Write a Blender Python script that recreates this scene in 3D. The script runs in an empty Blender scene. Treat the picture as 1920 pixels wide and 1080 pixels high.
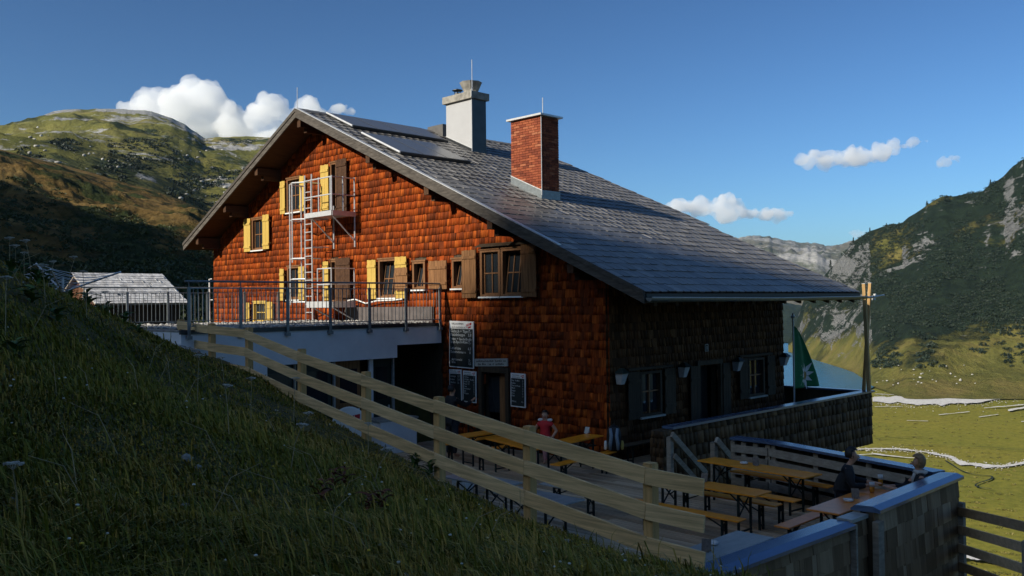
import bpy, math, random
import numpy as np
from mathutils import Vector, Matrix
RAD = math.radians
random.seed(11)
rng = np.random.default_rng(11)
sc = bpy.context.scene
col = sc.collection

# ------------------------------------------------------------------ camera
EYE = np.array([0.0, 0.0, 3.95])           # metres above the wooden deck (z = 0)
FPX, YAW, PIT, ROL = 1672.4, .782615, .016504, -.01106
_f = np.array([math.sin(YAW)*math.cos(PIT), math.cos(YAW)*math.cos(PIT), math.sin(PIT)])
_r = np.array([math.cos(YAW), -math.sin(YAW), 0.])
_u = np.cross(_r, _f)
CR = _r*math.cos(ROL) + _u*math.sin(ROL)
CU = -_r*math.sin(ROL) + _u*math.cos(ROL)
CF = _f
cam_d = bpy.data.cameras.new('camera')
cam = bpy.data.objects.new('camera', cam_d); col.objects.link(cam)
cam_d.sensor_width = 36; cam_d.lens = FPX/1920*36
cam_d.clip_start = .1; cam_d.clip_end = 60000
m = Matrix.Identity(4)
for i in range(3):
    m[i][0], m[i][1], m[i][2], m[i][3] = CR[i], CU[i], -CF[i], EYE[i]
cam.matrix_world = m
sc.camera = cam

# ------------------------------------------------------------------ light
SUN_TRAVEL = Vector((5.5, -.8, -2.9)).normalized()
SUN_EL = math.asin(-SUN_TRAVEL.z)
SUN_ROT = math.atan2(-SUN_TRAVEL.x, -SUN_TRAVEL.y)
w = bpy.data.worlds.new('World'); sc.world = w; w.use_nodes = True
nt = w.node_tree
sky = nt.nodes.new('ShaderNodeTexSky'); sky.sky_type = 'NISHITA'; sky.sun_disc = False
sky.sun_elevation = SUN_EL; sky.sun_rotation = SUN_ROT
sky.altitude = 1800; sky.air_density = 1.0; sky.dust_density = 4.8; sky.ozone_density = 2.5
bg = nt.nodes['Background']; bg.inputs['Strength'].default_value = .15
mul = nt.nodes.new('ShaderNodeMix'); mul.data_type = 'RGBA'; mul.blend_type = 'MULTIPLY'   # clear-sky contrast: deep blue overhead, pale low down
mul.inputs[0].default_value = 1.0; mul.inputs[7].default_value = (.362, .432, .452, 1)
gm = nt.nodes.new('ShaderNodeGamma'); gm.inputs['Gamma'].default_value = 1.42
nt.links.new(sky.outputs[0], mul.inputs[6]); nt.links.new(mul.outputs[2], gm.inputs['Color']); nt.links.new(gm.outputs[0], bg.inputs[0])
sun_d = bpy.data.lights.new('sun', 'SUN'); sun_d.energy = 5.0; sun_d.angle = RAD(.53)
sun_d.color = (1.0, .92, .79)
sun = bpy.data.objects.new('sun', sun_d); col.objects.link(sun)
sun.location = (-60, 10, 60)
sun.rotation_euler = SUN_TRAVEL.to_track_quat('-Z', 'Y').to_euler()
vs = sc.view_settings
vs.view_transform = 'Standard'; vs.look = 'None'; vs.exposure = 0.3; vs.gamma = 1.0
vs.use_curve_mapping = False
sc.cycles.use_denoising = True
sc.cycles.max_bounces = 24; sc.cycles.diffuse_bounces = 3; sc.cycles.glossy_bounces = 3
sc.cycles.transmission_bounces = 4; sc.cycles.transparent_max_bounces = 24; sc.cycles.volume_bounces = 24
sc.cycles.caustics_reflective = False; sc.cycles.caustics_refractive = False
sc.render.film_transparent = False

# ------------------------------------------------------------------ helpers
def ray(px, py):
    return (px-960)/FPX*CR + (540-py)/FPX*CU + CF
def onz(px, py, z):
    d = ray(px, py); return EYE + d*((z-EYE[2])/d[2])
def ony(px, py, y):
    d = ray(px, py); return EYE + d*(y/d[1])
def onx(px, py, x):
    d = ray(px, py); return EYE + d*(x/d[0])
def depth(px, py, t):
    return EYE + ray(px, py)*t

def tag(o, label=None, cat=None, group=None, kind=None):
    if label: o['label'] = label
    if cat: o['category'] = cat
    if group: o['group'] = group
    if kind: o['kind'] = kind
    return o

def thing(name, label, cat, loc=(0, 0, 0), rz=0.0, group=None):
    o = bpy.data.objects.new(name, None); col.objects.link(o)
    o.empty_display_size = .2
    o.location = loc; o.rotation_euler = (0, 0, rz)
    return tag(o, label, cat, group)

def link(name, me, mat=None, parent=None):
    if mat is not None and len(me.materials) == 0: me.materials.append(mat)
    o = bpy.data.objects.new(name, me); col.objects.link(o)
    if parent is not None: o.parent = parent
    return o

def copy_tree(o, parent=None):
    c = o.copy(); col.objects.link(c)
    if parent is not None: c.parent = parent
    for ch in list(o.children): copy_tree(ch, c)
    return c

_BOXF = [(0, 1, 3, 2), (4, 6, 7, 5), (0, 4, 5, 1), (2, 3, 7, 6), (0, 2, 6, 4), (1, 5, 7, 3)]
class MB:
    def __init__(s): s.v = []; s.f = []; s.mi = []
    def add(s, vs_, fs, mi=0):
        k = len(s.v); s.v += [tuple(map(float, p)) for p in vs_]
        s.f += [tuple(k+i for i in f) for f in fs]; s.mi += [mi]*len(fs); return s
    def box(s, c, d, rot=None, mi=0):
        p = []
        for a in (-.5, .5):
            for b in (-.5, .5):
                for e in (-.5, .5):
                    q = Vector((a*d[0], b*d[1], e*d[2]))
                    if rot is not None: q = rot @ q
                    p.append((c[0]+q[0], c[1]+q[1], c[2]+q[2]))
        return s.add(p, _BOXF, mi)
    def box2(s, a, b, mi=0):
        return s.box([(a[i]+b[i])/2 for i in range(3)], [abs(b[i]-a[i]) for i in range(3)], None, mi)
    def bar(s, a, b, w_, h_, up=(0, 0, 1), mi=0):
        a = Vector(a); b = Vector(b); d = b-a; L = d.length
        if L < 1e-6: return s
        d /= L; side = d.cross(Vector(up))
        if side.length < 1e-4: side = d.cross(Vector((1, 0, 0)))
        side.normalize(); u = side.cross(d)
        rot = Matrix((d, side, u)).transposed()
        return s.box((a+b)/2, (L, w_, h_), rot, mi)
    def tube(s, pts, r, n=8, cap=True, mi=0):
        pts = [Vector(p) for p in pts]; k0 = len(s.v); N = len(pts)
        if not hasattr(r, '__len__'): r = [r]*N
        prev = None
        for i, p in enumerate(pts):
            t = (pts[min(i+1, N-1)]-pts[max(i-1, 0)])
            t = t.normalized() if t.length > 1e-9 else Vector((0, 0, 1))
            if prev is None:
                a = t.cross(Vector((0, 0, 1)))
                if a.length < .05: a = t.cross(Vector((1, 0, 0)))
            else: a = prev - t*prev.dot(t)
            a.normalize(); prev = a; b = t.cross(a)
            for j in range(n):
                th = 2*math.pi*j/n
                q = p + (a*math.cos(th)+b*math.sin(th))*r[i]; s.v.append(tuple(q))
        for i in range(N-1):
            for j in range(n):
                s.f.append((k0+i*n+j, k0+i*n+(j+1) % n, k0+(i+1)*n+(j+1) % n, k0+(i+1)*n+j)); s.mi.append(mi)
        if cap:
            s.f.append(tuple(k0+j for j in reversed(range(n)))); s.mi.append(mi)
            s.f.append(tuple(k0+(N-1)*n+j for j in range(n))); s.mi.append(mi)
        return s
    def lathe(s, prof, c=(0, 0, 0), n=16, mi=0):
        k0 = len(s.v); N = len(prof)
        for r_, z_ in prof:
            for j in range(n):
                th = 2*math.pi*j/n; s.v.append((c[0]+r_*math.cos(th), c[1]+r_*math.sin(th), c[2]+z_))
        for i in range(N-1):
            for j in range(n):
                s.f.append((k0+i*n+j, k0+i*n+(j+1) % n, k0+(i+1)*n+(j+1) % n, k0+(i+1)*n+j)); s.mi.append(mi)
        s.f.append(tuple(k0+j for j in reversed(range(n)))); s.mi.append(mi)
        s.f.append(tuple(k0+(N-1)*n+j for j in range(n))); s.mi.append(mi)
        return s
    def prism(s, poly, vec, mi=0):
        n = len(poly); vec = Vector(vec)
        p = [Vector(q) for q in poly]
        return s.add([tuple(q) for q in p]+[tuple(q+vec) for q in p],
                     [tuple(range(n-1, -1, -1)), tuple(range(n, 2*n))] +
                     [(i, (i+1) % n, n+(i+1) % n, n+i) for i in range(n)], mi)
    def build(s, name, mat=None, parent=None, org=(0, 0, 0), smooth=False, mats=None):
        me = bpy.data.meshes.new(name)
        me.from_pydata([(a-org[0], b-org[1], c-org[2]) for a, b, c in s.v], [], s.f)
        for mm in (mats or ([mat] if mat else [])): me.materials.append(mm)
        if mats: me.polygons.foreach_set('material_index', s.mi)
        if smooth: me.polygons.foreach_set('use_smooth', [True]*len(me.polygons))
        me.validate(); me.update()
        return link(name, me, None, parent)

def np_mesh(name, V, F, mat, smooth=False, attrs=None, parent=None):
    """big meshes from numpy arrays; F is (n,3) or (n,4)"""
    me = bpy.data.meshes.new(name)
    V = np.asarray(V, np.float32); F = np.asarray(F, np.int32); k = F.shape[1]
    me.vertices.add(len(V)); me.vertices.foreach_set('co', V.ravel())
    me.loops.add(F.size); me.loops.foreach_set('vertex_index', F.ravel())
    me.polygons.add(len(F))
    me.polygons.foreach_set('loop_start', np.arange(0, F.size, k, dtype=np.int32))
    if smooth: me.polygons.foreach_set('use_smooth', np.ones(len(F), bool))
    me.materials.append(mat)
    me.update(calc_edges=True); me.validate()
    for an, (dom, typ, dat) in (attrs or {}).items():
        a = me.attributes.new(an, typ, dom)
        a.data.foreach_set('value' if typ == 'FLOAT' else 'color', np.asarray(dat, np.float32).ravel())
    return link(name, me, None, parent)

# smooth value noise
def _hash(ix, iy, seed):
    h = (ix.astype(np.int64)*374761393 + iy.astype(np.int64)*668265263 + seed*974711) & 0xffffffff
    h = ((h ^ (h >> 13))*1274126177) & 0xffffffff
    return ((h ^ (h >> 16)) & 0xffff)/65535.0
def vnoise(x, y, seed=0):
    x = np.asarray(x, float); y = np.asarray(y, float)
    ix = np.floor(x); iy = np.floor(y); fx = x-ix; fy = y-iy
    ix = ix.astype(np.int64); iy = iy.astype(np.int64)
    fx = fx*fx*fx*(fx*(fx*6-15)+10); fy = fy*fy*fy*(fy*(fy*6-15)+10)
    a = _hash(ix, iy, seed); b = _hash(ix+1, iy, seed); c = _hash(ix, iy+1, seed); d = _hash(ix+1, iy+1, seed)
    return (a*(1-fx)+b*fx)*(1-fy)+(c*(1-fx)+d*fx)*fy
def fbm(x, y, octv=5, seed=0, gain=.5, ridged=False):
    t = 0; a = 1; n = 0
    for i in range(octv):
        v = vnoise(np.asarray(x)*2**i+17.3*i, np.asarray(y)*2**i-9.1*i, seed+i)
        if ridged: v = 1-np.abs(2*v-1)
        t = t+a*v; n += a; a *= gain
    return t/n
def sstep(a, b, x):
    t = np.clip((np.asarray(x, float)-a)/(b-a), 0, 1); return t*t*(3-2*t)

# ------------------------------------------------------------------ materials
def new_mat(name):
    mt = bpy.data.materials.new(name); mt.use_nodes = True
    nt_ = mt.node_tree; return mt, nt_, nt_.nodes['Principled BSDF']
def nd(nt_, typ, **kw):
    n = nt_.nodes.new(typ)
    for k, v in kw.items():
        if k.startswith('_'): setattr(n, k[1:], v)
        else: n.inputs[k].default_value = v
    return n
def math_n(nt_, op, a, b=None):
    n = nt_.nodes.new('ShaderNodeMath'); n.operation = op
    for i, v in enumerate((a, b)):
        if v is None: continue
        if isinstance(v, (int, float)): n.inputs[i].default_value = v
        else: nt_.links.new(v, n.inputs[i])
    return n.outputs[0]
def ramp(nt_, fac, stops):
    n = nt_.nodes.new('ShaderNodeValToRGB'); cr = n.color_ramp
    while len(cr.elements) < len(stops): cr.elements.new(.5)
    for e, (p, c) in zip(cr.elements, stops):
        e.position = p; e.color = (*c, 1) if len(c) == 3 else c
    nt_.links.new(fac, n.inputs[0]); return n.outputs[0]
def pos_n(nt_, scale=(1, 1, 1), rot=(0, 0, 0), rnd=None):
    g = nt_.nodes.new('ShaderNodeNewGeometry')
    mp = nt_.nodes.new('ShaderNodeMapping'); mp.inputs['Scale'].default_value = scale; mp.inputs['Rotation'].default_value = rot
    nt_.links.new(g.outputs['Position'], mp.inputs['Vector'])
    return mp.outputs[0]
def noise_n(nt_, vec, scale, detail=4, rough=.55, dist=0.0):
    n = nd(nt_, 'ShaderNodeTexNoise', Scale=scale, Detail=detail, Roughness=rough, Distortion=dist)
    nt_.links.new(vec, n.inputs['Vector']); return n.outputs['Fac']
def mix_c(nt_, fac, a, b, mode='MIX'):
    n = nt_.nodes.new('ShaderNodeMix'); n.data_type = 'RGBA'; n.blend_type = mode
    for s_, v in (('Factor', fac), ('A', a), ('B', b)):
        i = [q for q in n.inputs if q.name == s_ and (q.type == 'VALUE' if s_ == 'Factor' else q.type == 'RGBA')][0]
        if isinstance(v, (int, float)): i.default_value = v
        elif isinstance(v, tuple): i.default_value = (*v, 1)
        else: nt_.links.new(v, i)
    return [q for q in n.outputs if q.type == 'RGBA'][0]
def bump_n(nt_, bsdf, h, strength=.3, dist=.01):
    b = nd(nt_, 'ShaderNodeBump', Strength=strength, Distance=dist)
    nt_.links.new(h, b.inputs['Height']); nt_.links.new(b.outputs[0], bsdf.inputs['Normal'])
def rand_n(nt_):
    """0..1 per piece: object random + mesh attribute rnd (joined pieces)"""
    oi = nt_.nodes.new('ShaderNodeObjectInfo'); at = nt_.nodes.new('ShaderNodeAttribute'); at.attribute_name = 'rnd'
    return math_n(nt_, 'FRACT', math_n(nt_, 'ADD', oi.outputs['Random'], at.outputs['Fac']))

def m_plain(name, c, rough=.6, metal=0.0, var=.25, scale=6.0, bump=.15, spec=.5):
    mt, t, b = new_mat(name)
    p = pos_n(t); n = noise_n(t, p, scale, 5)
    lo = tuple(x*(1-var) for x in c); hi = tuple(min(1, x*(1+var)) for x in c)
    t.links.new(ramp(t, n, [(.3, lo), (.7, hi)]), b.inputs['Base Color'])
    b.inputs['Roughness'].default_value = rough; b.inputs['Metallic'].default_value = metal
    b.inputs['Specular IOR Level'].default_value = spec
    if bump: bump_n(t, b, noise_n(t, p, scale*6, 3), bump, .01)
    return mt

def m_wood(name, stops, rough=.75, stretch=(14, 14, 1.2), rndmix=.75, streak=.35, bump=.35, spec=.25):
    """weathered wood pieces: ramp over a per-piece random value, streaks along the grain"""
    mt, t, b = new_mat(name)
    r = rand_n(t)
    p = pos_n(t, stretch)
    ad = nt_v = t.nodes.new('ShaderNodeVectorMath'); ad.operation = 'ADD'
    cmb = t.nodes.new('ShaderNodeCombineXYZ')
    for i in range(3): t.links.new(math_n(t, 'MULTIPLY', r, 37.0), cmb.inputs[i])
    t.links.new(p, ad.inputs[0]); t.links.new(cmb.outputs[0], ad.inputs[1])
    n = noise_n(t, ad.outputs[0], 1.0, 5, .65)
    v = math_n(t, 'ADD', math_n(t, 'MULTIPLY', r, rndmix), math_n(t, 'MULTIPLY', n, 1-rndmix))
    c = ramp(t, v, stops)
    c2 = mix_c(t, 1.0, c, ramp(t, n, [(.25, (1-streak,)*3), (.75, (1+streak*.5,)*3)]), 'MULTIPLY')
    t.links.new(c2, b.inputs['Base Color'])
    b.inputs['Roughness'].default_value = rough; b.inputs['Specular IOR Level'].default_value = spec
    bump_n(t, b, n, bump, .01)
    return mt

def m_glass(name, c=(.02, .025, .03), rough=.04):
    mt, t, b = new_mat(name)
    b.inputs['Base Color'].default_value = (*c, 1); b.inputs['Roughness'].default_value = rough
    b.inputs['Specular IOR Level'].default_value = .7
    p = pos_n(t); bump_n(t, b, noise_n(t, p, 3.0, 1), .03, .02)
    return mt

MT = {}
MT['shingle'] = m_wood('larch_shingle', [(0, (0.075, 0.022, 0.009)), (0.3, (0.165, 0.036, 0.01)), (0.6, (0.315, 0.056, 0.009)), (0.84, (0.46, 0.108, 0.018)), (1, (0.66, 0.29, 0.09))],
                       stretch=(13, 13, 1.0), rndmix=.56, streak=.75, bump=.15, spec=.08)
MT['shingle_shade_brown'] = m_wood('shade_brown_shingle', [(0, (.030, .014, .007)), (.4, (.075, .034, .015)), (.75, (.14, .066, .028)), (1, (.28, .155, .075))], stretch=(13, 13, 1.0), rndmix=.62, streak=.6, bump=.15, spec=.08)  # darker brown shingle copy for the eave wall; its deep shade is in the colour
MT['shingle_grey'] = m_wood('grey_shingle', [(0, (0.14, 0.078, 0.036)), (0.4, (0.25, 0.15, 0.078)), (0.75, (0.37, 0.24, 0.135)), (1, (0.52, 0.37, 0.23))], stretch=(9, 9, 1.0))
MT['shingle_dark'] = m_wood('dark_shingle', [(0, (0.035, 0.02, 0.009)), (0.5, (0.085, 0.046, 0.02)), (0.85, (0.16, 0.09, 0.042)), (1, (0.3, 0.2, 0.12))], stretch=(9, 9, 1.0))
MT['slate'] = m_wood('roof_slate', [(0, (0.112, 0.107, 0.099)), (0.45, (0.145, 0.139, 0.129)), (0.9, (0.185, 0.177, 0.164)), (0.965, (0.27, 0.255, 0.235)), (1, (0.66, 0.62, 0.56))],  # palest stops: a few near-white slates stand in for sun glints
                     rough=.42, stretch=(5, 5, 5), rndmix=.92, streak=.3, bump=.25, spec=.6)
MT['board_grey'] = m_wood('grey_board', [(0, (0.2, 0.165, 0.125)), (0.5, (0.32, 0.27, 0.21)), (1, (0.44, 0.385, 0.31))], stretch=(6, 6, 20), rndmix=.5)
MT['barge'] = m_wood('barge_board', [(0, (0.05, 0.043, 0.036)), (0.5, (0.095, 0.083, 0.07)), (1, (0.18, 0.16, 0.135))], stretch=(3, 3, 20), rndmix=.3, streak=.5)
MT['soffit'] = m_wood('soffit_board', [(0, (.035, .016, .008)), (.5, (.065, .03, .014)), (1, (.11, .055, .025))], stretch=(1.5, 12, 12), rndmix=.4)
MT['fence'] = m_wood('fence_wood', [(0, (0.74, 0.46, 0.2)), (0.5, (0.86, 0.58, 0.28)), (1, (0.9, 0.67, 0.37))], stretch=(1.2, 1.2, 26), rndmix=.35, streak=.45, rough=.7)
MT['post'] = m_wood('post_wood', [(0, (0.58, 0.34, 0.13)), (1, (0.7, 0.45, 0.19))], stretch=(14, 14, 1.2), rndmix=.35, streak=.4)
MT['deck'] = m_wood('deck_plank', [(0, (0.33, 0.225, 0.125)), (0.5, (0.54, 0.39, 0.25)), (1, (0.68, 0.53, 0.36))], stretch=(14, 1.0, 14), rndmix=.8, streak=.35)
MT['orange'] = m_wood('beer_table_orange', [(0, (0.85, 0.26, 0.012)), (0.5, (0.88, 0.3, 0.018)), (1, (0.9, 0.36, 0.03))], stretch=(6, 6, 20), rndmix=.4, streak=.14, rough=.38, bump=.08, spec=.4)
MT['rednut'] = m_wood('beer_table_red', [(0, (0.72, 0.22, 0.03)), (0.5, (0.78, 0.26, 0.042)), (1, (0.82, 0.31, 0.06))], stretch=(6, 6, 20), rndmix=.4, streak=.14, rough=.34, bump=.08, spec=.5)
MT['greytable'] = m_wood('grey_table', [(0, (0.3, 0.3, 0.275)), (1, (0.44, 0.44, 0.41))], stretch=(3, 9, 9), rndmix=.4, streak=.25, rough=.42, spec=.5)
MT['leg'] = m_plain('green_black_steel', (.012, .02, .018), .45, .3)
MT['galv'] = m_plain('galvanised_steel', (.62, .63, .63), .4, .35, .12, 8)
MT['railing'] = m_plain('grey_railing_steel', (.22, .25, .26), .4, .4, .15, 8)
MT['yellow'] = m_wood('yellow_shutter', [(0, (0.5, 0.335, 0.075)), (1, (0.6, 0.42, 0.11))], stretch=(12, 12, 1.5), rndmix=.5, streak=.2, rough=.5)
MT['brownshut'] = m_wood('brown_shutter', [(0, (.12, .055, .022)), (.5, (.22, .105, .042)), (1, (.34, .18, .075))], stretch=(16, 16, 1.5), rndmix=.4, streak=.5)
MT['darkwood'] = m_wood('dark_wood', [(0, (.03, .022, .014)), (.5, (.06, .042, .026)), (1, (.10, .075, .045))], stretch=(12, 12, 1.5), rndmix=.4)
MT['frame'] = m_wood('window_frame_wood', [(0, (.14, .065, .028)), (1, (.26, .13, .06))], stretch=(12, 12, 1.5), rndmix=.4, rough=.5)
MT['white'] = m_plain('white_paint', (.74, .74, .72), .5, 0, .07, 4, .05)
MT['plaster'] = m_plain('grey_plaster', (.78, .78, .78), .85, 0, .10, 1.2, .25)
MT['whiteplate'] = m_plain('white_chimney_sheet', (.42, .425, .43), .45, 0, .05, 2, .03)
MT['concrete'] = m_plain('weathered_concrete', (.27, .255, .22), .9, 0, .4, 5, .4)
MT['sheet'] = m_plain('dark_sheet_metal', (.06, .065, .07), .38, .7, .15, 3, .06)
MT['bluecap'] = m_plain('blue_parapet_sheet', (.12, .18, .30), .25, .4, .12, 2.5, .06, .6)
MT['black'] = m_plain('black_paint', (.008, .008, .009), .55, 0, .2, 5, .05)
MT['darkgreen'] = m_plain('dark_green_door', (.010, .022, .018), .45, 0, .2, 3, .06)
MT['glass'] = m_glass('window_glass')
MT['solar'] = m_glass('solar_glass', (.10, .105, .11), .28)
MT['brick'] = m_wood('chimney_brick', [(0, (0.11, 0.028, 0.016)), (0.4, (0.24, 0.058, 0.027)), (0.8, (0.34, 0.095, 0.04)), (1, (0.38, 0.165, 0.09))], stretch=(14, 14, 14), rndmix=.8, streak=.3, rough=.85)
MT['mortar'] = m_plain('mortar', (.20, .13, .10), .9, 0, .2, 8)
MT['curtain'] = m_plain('white_curtain', (.55, .56, .55), .9, 0, .15, 12)
MT['gravel'] = m_plain('pale_gravel', (.42, .40, .36), .95, 0, .35, 9, .6)
MT['plinth'] = m_plain('grey_plinth', (.10, .085, .08), .9, 0, .3, 4, .3)
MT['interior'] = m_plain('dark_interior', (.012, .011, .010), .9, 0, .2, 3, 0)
# ================================================================== LANDSCAPE
def m_terrain(name, grass, shrub, rock, s_grass=.05, s_shrub=.03, shrub_cut=(.46, .56), s_rock=.02, rock_cut=(.60, .66), steep=(.72, .5), rstretch=(1, 1, 2.2), bump=1.0, bdist=3.0):
    mt, t, b = new_mat(name)
    p = pos_n(t); pr = pos_n(t, rstretch)
    g = ramp(t, noise_n(t, p, s_grass, 8, .62), grass)
    av = t.nodes.new('ShaderNodeAttribute'); av.attribute_name = 'veg'
    n1 = math_n(t, 'ADD', noise_n(t, p, s_shrub, 9, .68, .4), av.outputs['Fac'])
    sh = ramp(t, noise_n(t, p, s_shrub*9, 4, .6), shrub)
    f1 = ramp(t, n1, [(shrub_cut[0], (0,)*3), (shrub_cut[1], (1,)*3)])
    c = mix_c(t, f1, g, sh)
    n2 = noise_n(t, pr, s_rock, 10, .72, .6)
    geo = t.nodes.new('ShaderNodeNewGeometry'); sp = t.nodes.new('ShaderNodeSeparateXYZ'); t.links.new(geo.outputs['Normal'], sp.inputs[0])
    st = t.nodes.new('ShaderNodeMapRange'); t.links.new(sp.outputs['Z'], st.inputs['Value'])
    st.inputs['From Min'].default_value = steep[0]; st.inputs['From Max'].default_value = steep[1]
    st.inputs['To Min'].default_value = 0; st.inputs['To Max'].default_value = .16
    at = t.nodes.new('ShaderNodeAttribute'); at.attribute_name = 'rock'
    v = math_n(t, 'ADD', math_n(t, 'ADD', n2, st.outputs[0]), at.outputs['Fac'])
    f2 = ramp(t, v, [(rock_cut[0], (0,)*3), (rock_cut[1], (1,)*3)])
    rc = ramp(t, noise_n(t, pr, s_rock*14, 6, .7), rock)
    c = mix_c(t, f2, c, rc)
    t.links.new(c, b.inputs['Base Color']); b.inputs['Roughness'].default_value = .95
    b.inputs['Specular IOR Level'].default_value = .1
    h = math_n(t, 'ADD', noise_n(t, p, s_shrub*7, 8, .7), math_n(t, 'MULTIPLY', f1, .6))
    bump_n(t, b, h, bump, bdist)
    return mt

def az_of(px):
    d = ray(px, 572); return math.atan2(d[0], d[1])
def crest_pt(px, py, R):
    d = ray(px, py); h = math.hypot(d[0], d[1]); return math.atan2(d[0], d[1]), EYE[2]+d[2]/h*R

def polar_sheet(name, mat, crest, foot, expo=1.2, amp=6, nscale=.012, jag=2.0, na=400, nr=110, back=1.35, seed=1, rockfn=None, ridged=True, vegfn=None):
    ca = [(*crest_pt(px, py, R), R) for px, py, R in crest]
    fa = [(az_of(px), r, z) for px, r, z in foot]
    A = np.linspace(ca[0][0], ca[-1][0], na)
    zc = np.interp(A, [c[0] for c in ca], [c[1] for c in ca]); Rc = np.interp(A, [c[0] for c in ca], [c[2] for c in ca])
    rf = np.interp(A, [c[0] for c in fa], [c[1] for c in fa]); zf = np.interp(A, [c[0] for c in fa], [c[2] for c in fa])
    zc = zc + jag*(fbm(A*Rc.mean()*.05, A*0, 5, seed+50)-.5)*2
    S = np.concatenate([np.linspace(0, 1, nr), 1+np.linspace(.03, .4, 10)])
    s = S[None, :]; sc_ = np.clip(s, 0, 1)
    r = rf[:, None]+(Rc-rf)[:, None]*s
    X = np.sin(A)[:, None]*r; Y = np.cos(A)[:, None]*r
    Z = zf[:, None]+(zc-zf)[:, None]*sc_**expo
    over = np.clip(s-1, 0, 1); Z = Z-(zc-zf)[:, None]*over*back
    env = np.clip(4*sc_*(1-sc_), 0, 1)**.7
    n = fbm(X*nscale, Y*nscale, 7, seed, .55, ridged)-.5
    n2 = fbm(X*nscale*6, Y*nscale*6, 5, seed+9, .6)-.5
    Z = Z+env*amp*(n*2+n2*.7)
    V = np.stack([X, Y, Z], -1).reshape(-1, 3)
    nS = len(S); i, j = np.meshgrid(np.arange(na-1), np.arange(nS-1), indexing='ij')
    k = (i*nS+j).ravel(); F = np.stack([k, k+nS, k+nS+1, k+1], -1)[:, ::-1]
    attrs = None
    if rockfn is not None:
        attrs = {'rock': ('POINT', 'FLOAT', rockfn(A[:, None]+0*s, s+0*A[:, None], X, Y, Z).ravel())}
    if vegfn is not None: attrs['veg'] = ('POINT', 'FLOAT', vegfn(A[:, None]+0*s, s+0*A[:, None], X, Y, Z).ravel())
    o = np_mesh(name, V, F, mat, True, attrs)
    return tag(o, kind='structure')

# ---- near hillside the camera stands on: thin-plate surface through measured heights
FENCE = [(8.33, 5.45, 2.00, .93), (8.22, 6.15, 2.06, .95), (8.30, 8.15, 2.29, 1.12), (8.62, 10.35, 2.50, 1.30), (9.0, 12.75, 2.74, 1.65), (9.3, 15.3, 3.05, 2.02), (9.5, 17.75, 3.43, 2.55), (9.44, 19.35, 3.51, 2.8), (9.42, 20.9, 3.6, 2.95)]
_cp = [(x, y, b) for x, y, t_, b in FENCE]
_cp += [(0, 0, 2.32), (1.3, 4.8, 2.45), (4.2, 4.25, 2.05), (6.3, 4.4, 1.55), (4.4, 7.8, 2.42), (3.6, 13.5, 4.55), (5.5, 16.1, 4.05), (6.8, 17.7, 3.62), (8.2, 19.3, 3.1),
        (3.6, 9.0, 2.95), (5.2, 12.4, 3.02), (1.5, 9.5, 3.5), (0, 13, 5.2), (-6, 0, 3.6), (-6, 10, 5.6), (-30, 0, 13), (-30, 40, 11), (-30, -25, 19), (5, -20, 1.5), (4, 22, 3.7), (0, 25, 4.2),
        (7.5, 24, 3.1), (3, 35, 3.0), (12, 45, 2.2), (22, 45, 1.6), (5, 46, 2.2), (-5, 50, 3.5), (14, 32, 2.9), (-12, 25, 7), (8.6, 2, .9), (9, -4, .2)]
_cp = np.array(_cp)
def _tps(r2): return np.where(r2 > 1e-9, .5*r2*np.log(np.maximum(r2, 1e-9)), 0)
_n = len(_cp); _K = _tps(((_cp[:, None, :2]-_cp[None, :, :2])**2).sum(-1))+np.eye(_n)*.8
_Pm = np.concatenate([np.ones((_n, 1)), _cp[:, :2]], 1)
_sol = np.linalg.solve(np.block([[_K, _Pm], [_Pm.T, np.zeros((3, 3))]]), np.concatenate([_cp[:, 2], np.zeros(3)]))
def g_rbf(x, y):
    x = np.asarray(x, float); y = np.asarray(y, float); sh = np.broadcast(x, y).shape
    q = np.stack(np.broadcast_arrays(x, y), -1).reshape(-1, 2); out = np.empty(len(q))
    for i in range(0, len(q), 20000):
        c = q[i:i+20000]
        out[i:i+20000] = _tps(((c[:, None]-_cp[None, :, :2])**2).sum(-1)) @ _sol[:_n] + _sol[_n]+c @ _sol[_n+1:]
    return out.reshape(sh)
_fy = [p[1] for p in FENCE]; _fx = [p[0] for p in FENCE]
def ground_z(x, y):
    x = np.asarray(x, float); y = np.asarray(y, float)
    z = g_rbf(x, y)
    z = z+.10*(fbm(x*.9, y*.9, 4, 3)-.5)+.35*(fbm(x*.22, y*.22, 3, 5)-.5)*sstep(1.5, 6, np.hypot(x-8.5, np.maximum(0, np.abs(y-13)-8)))
    fx = np.interp(y, _fy, _fx); de = np.interp(y, [0, 5.4, 7, 9, 13, 18, 20], [9.4, 9.25, 9.6, 10.1, 10.2, 10.9, 11.2])
    s = sstep(0, 1, (x-fx-.15)/(de-fx-.15+.35))
    low = -.75
    zz = z*(1-s)+low*s
    north = sstep(20.25, 20.9, y)
    z = np.where(x > fx, zz*(1-north)+np.minimum(z, 3.05)*north, z)
    # valley side: the ground falls away east and south of the deck
    xe = np.interp(y, [-30, 3, 6, 10, 12], [9, 14.5, 15.8, 16.8, 26.5])
    fall = np.where(x > 16.8, -2.2, -.75)-1.15*np.maximum(0, x-xe)-.35*np.maximum(0, 4.6-y)*sstep(8.6, 10.5, x)
    z = np.where((x > xe) | ((y < 4.9) & (x > 8.7)), np.minimum(z, fall), z)
    return np.maximum(z, -62)
gx_ = np.concatenate([np.arange(-34, -2, 1.0), np.arange(-2, 12.5, .2), np.arange(12.5, 32, .75), np.arange(32, 170, 4)])
gy_ = np.concatenate([np.arange(-40, 1.6, 1.0), np.arange(1.6, 24, .2), np.arange(24, 60, 1.0), np.arange(60, 130, 5)])
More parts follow.
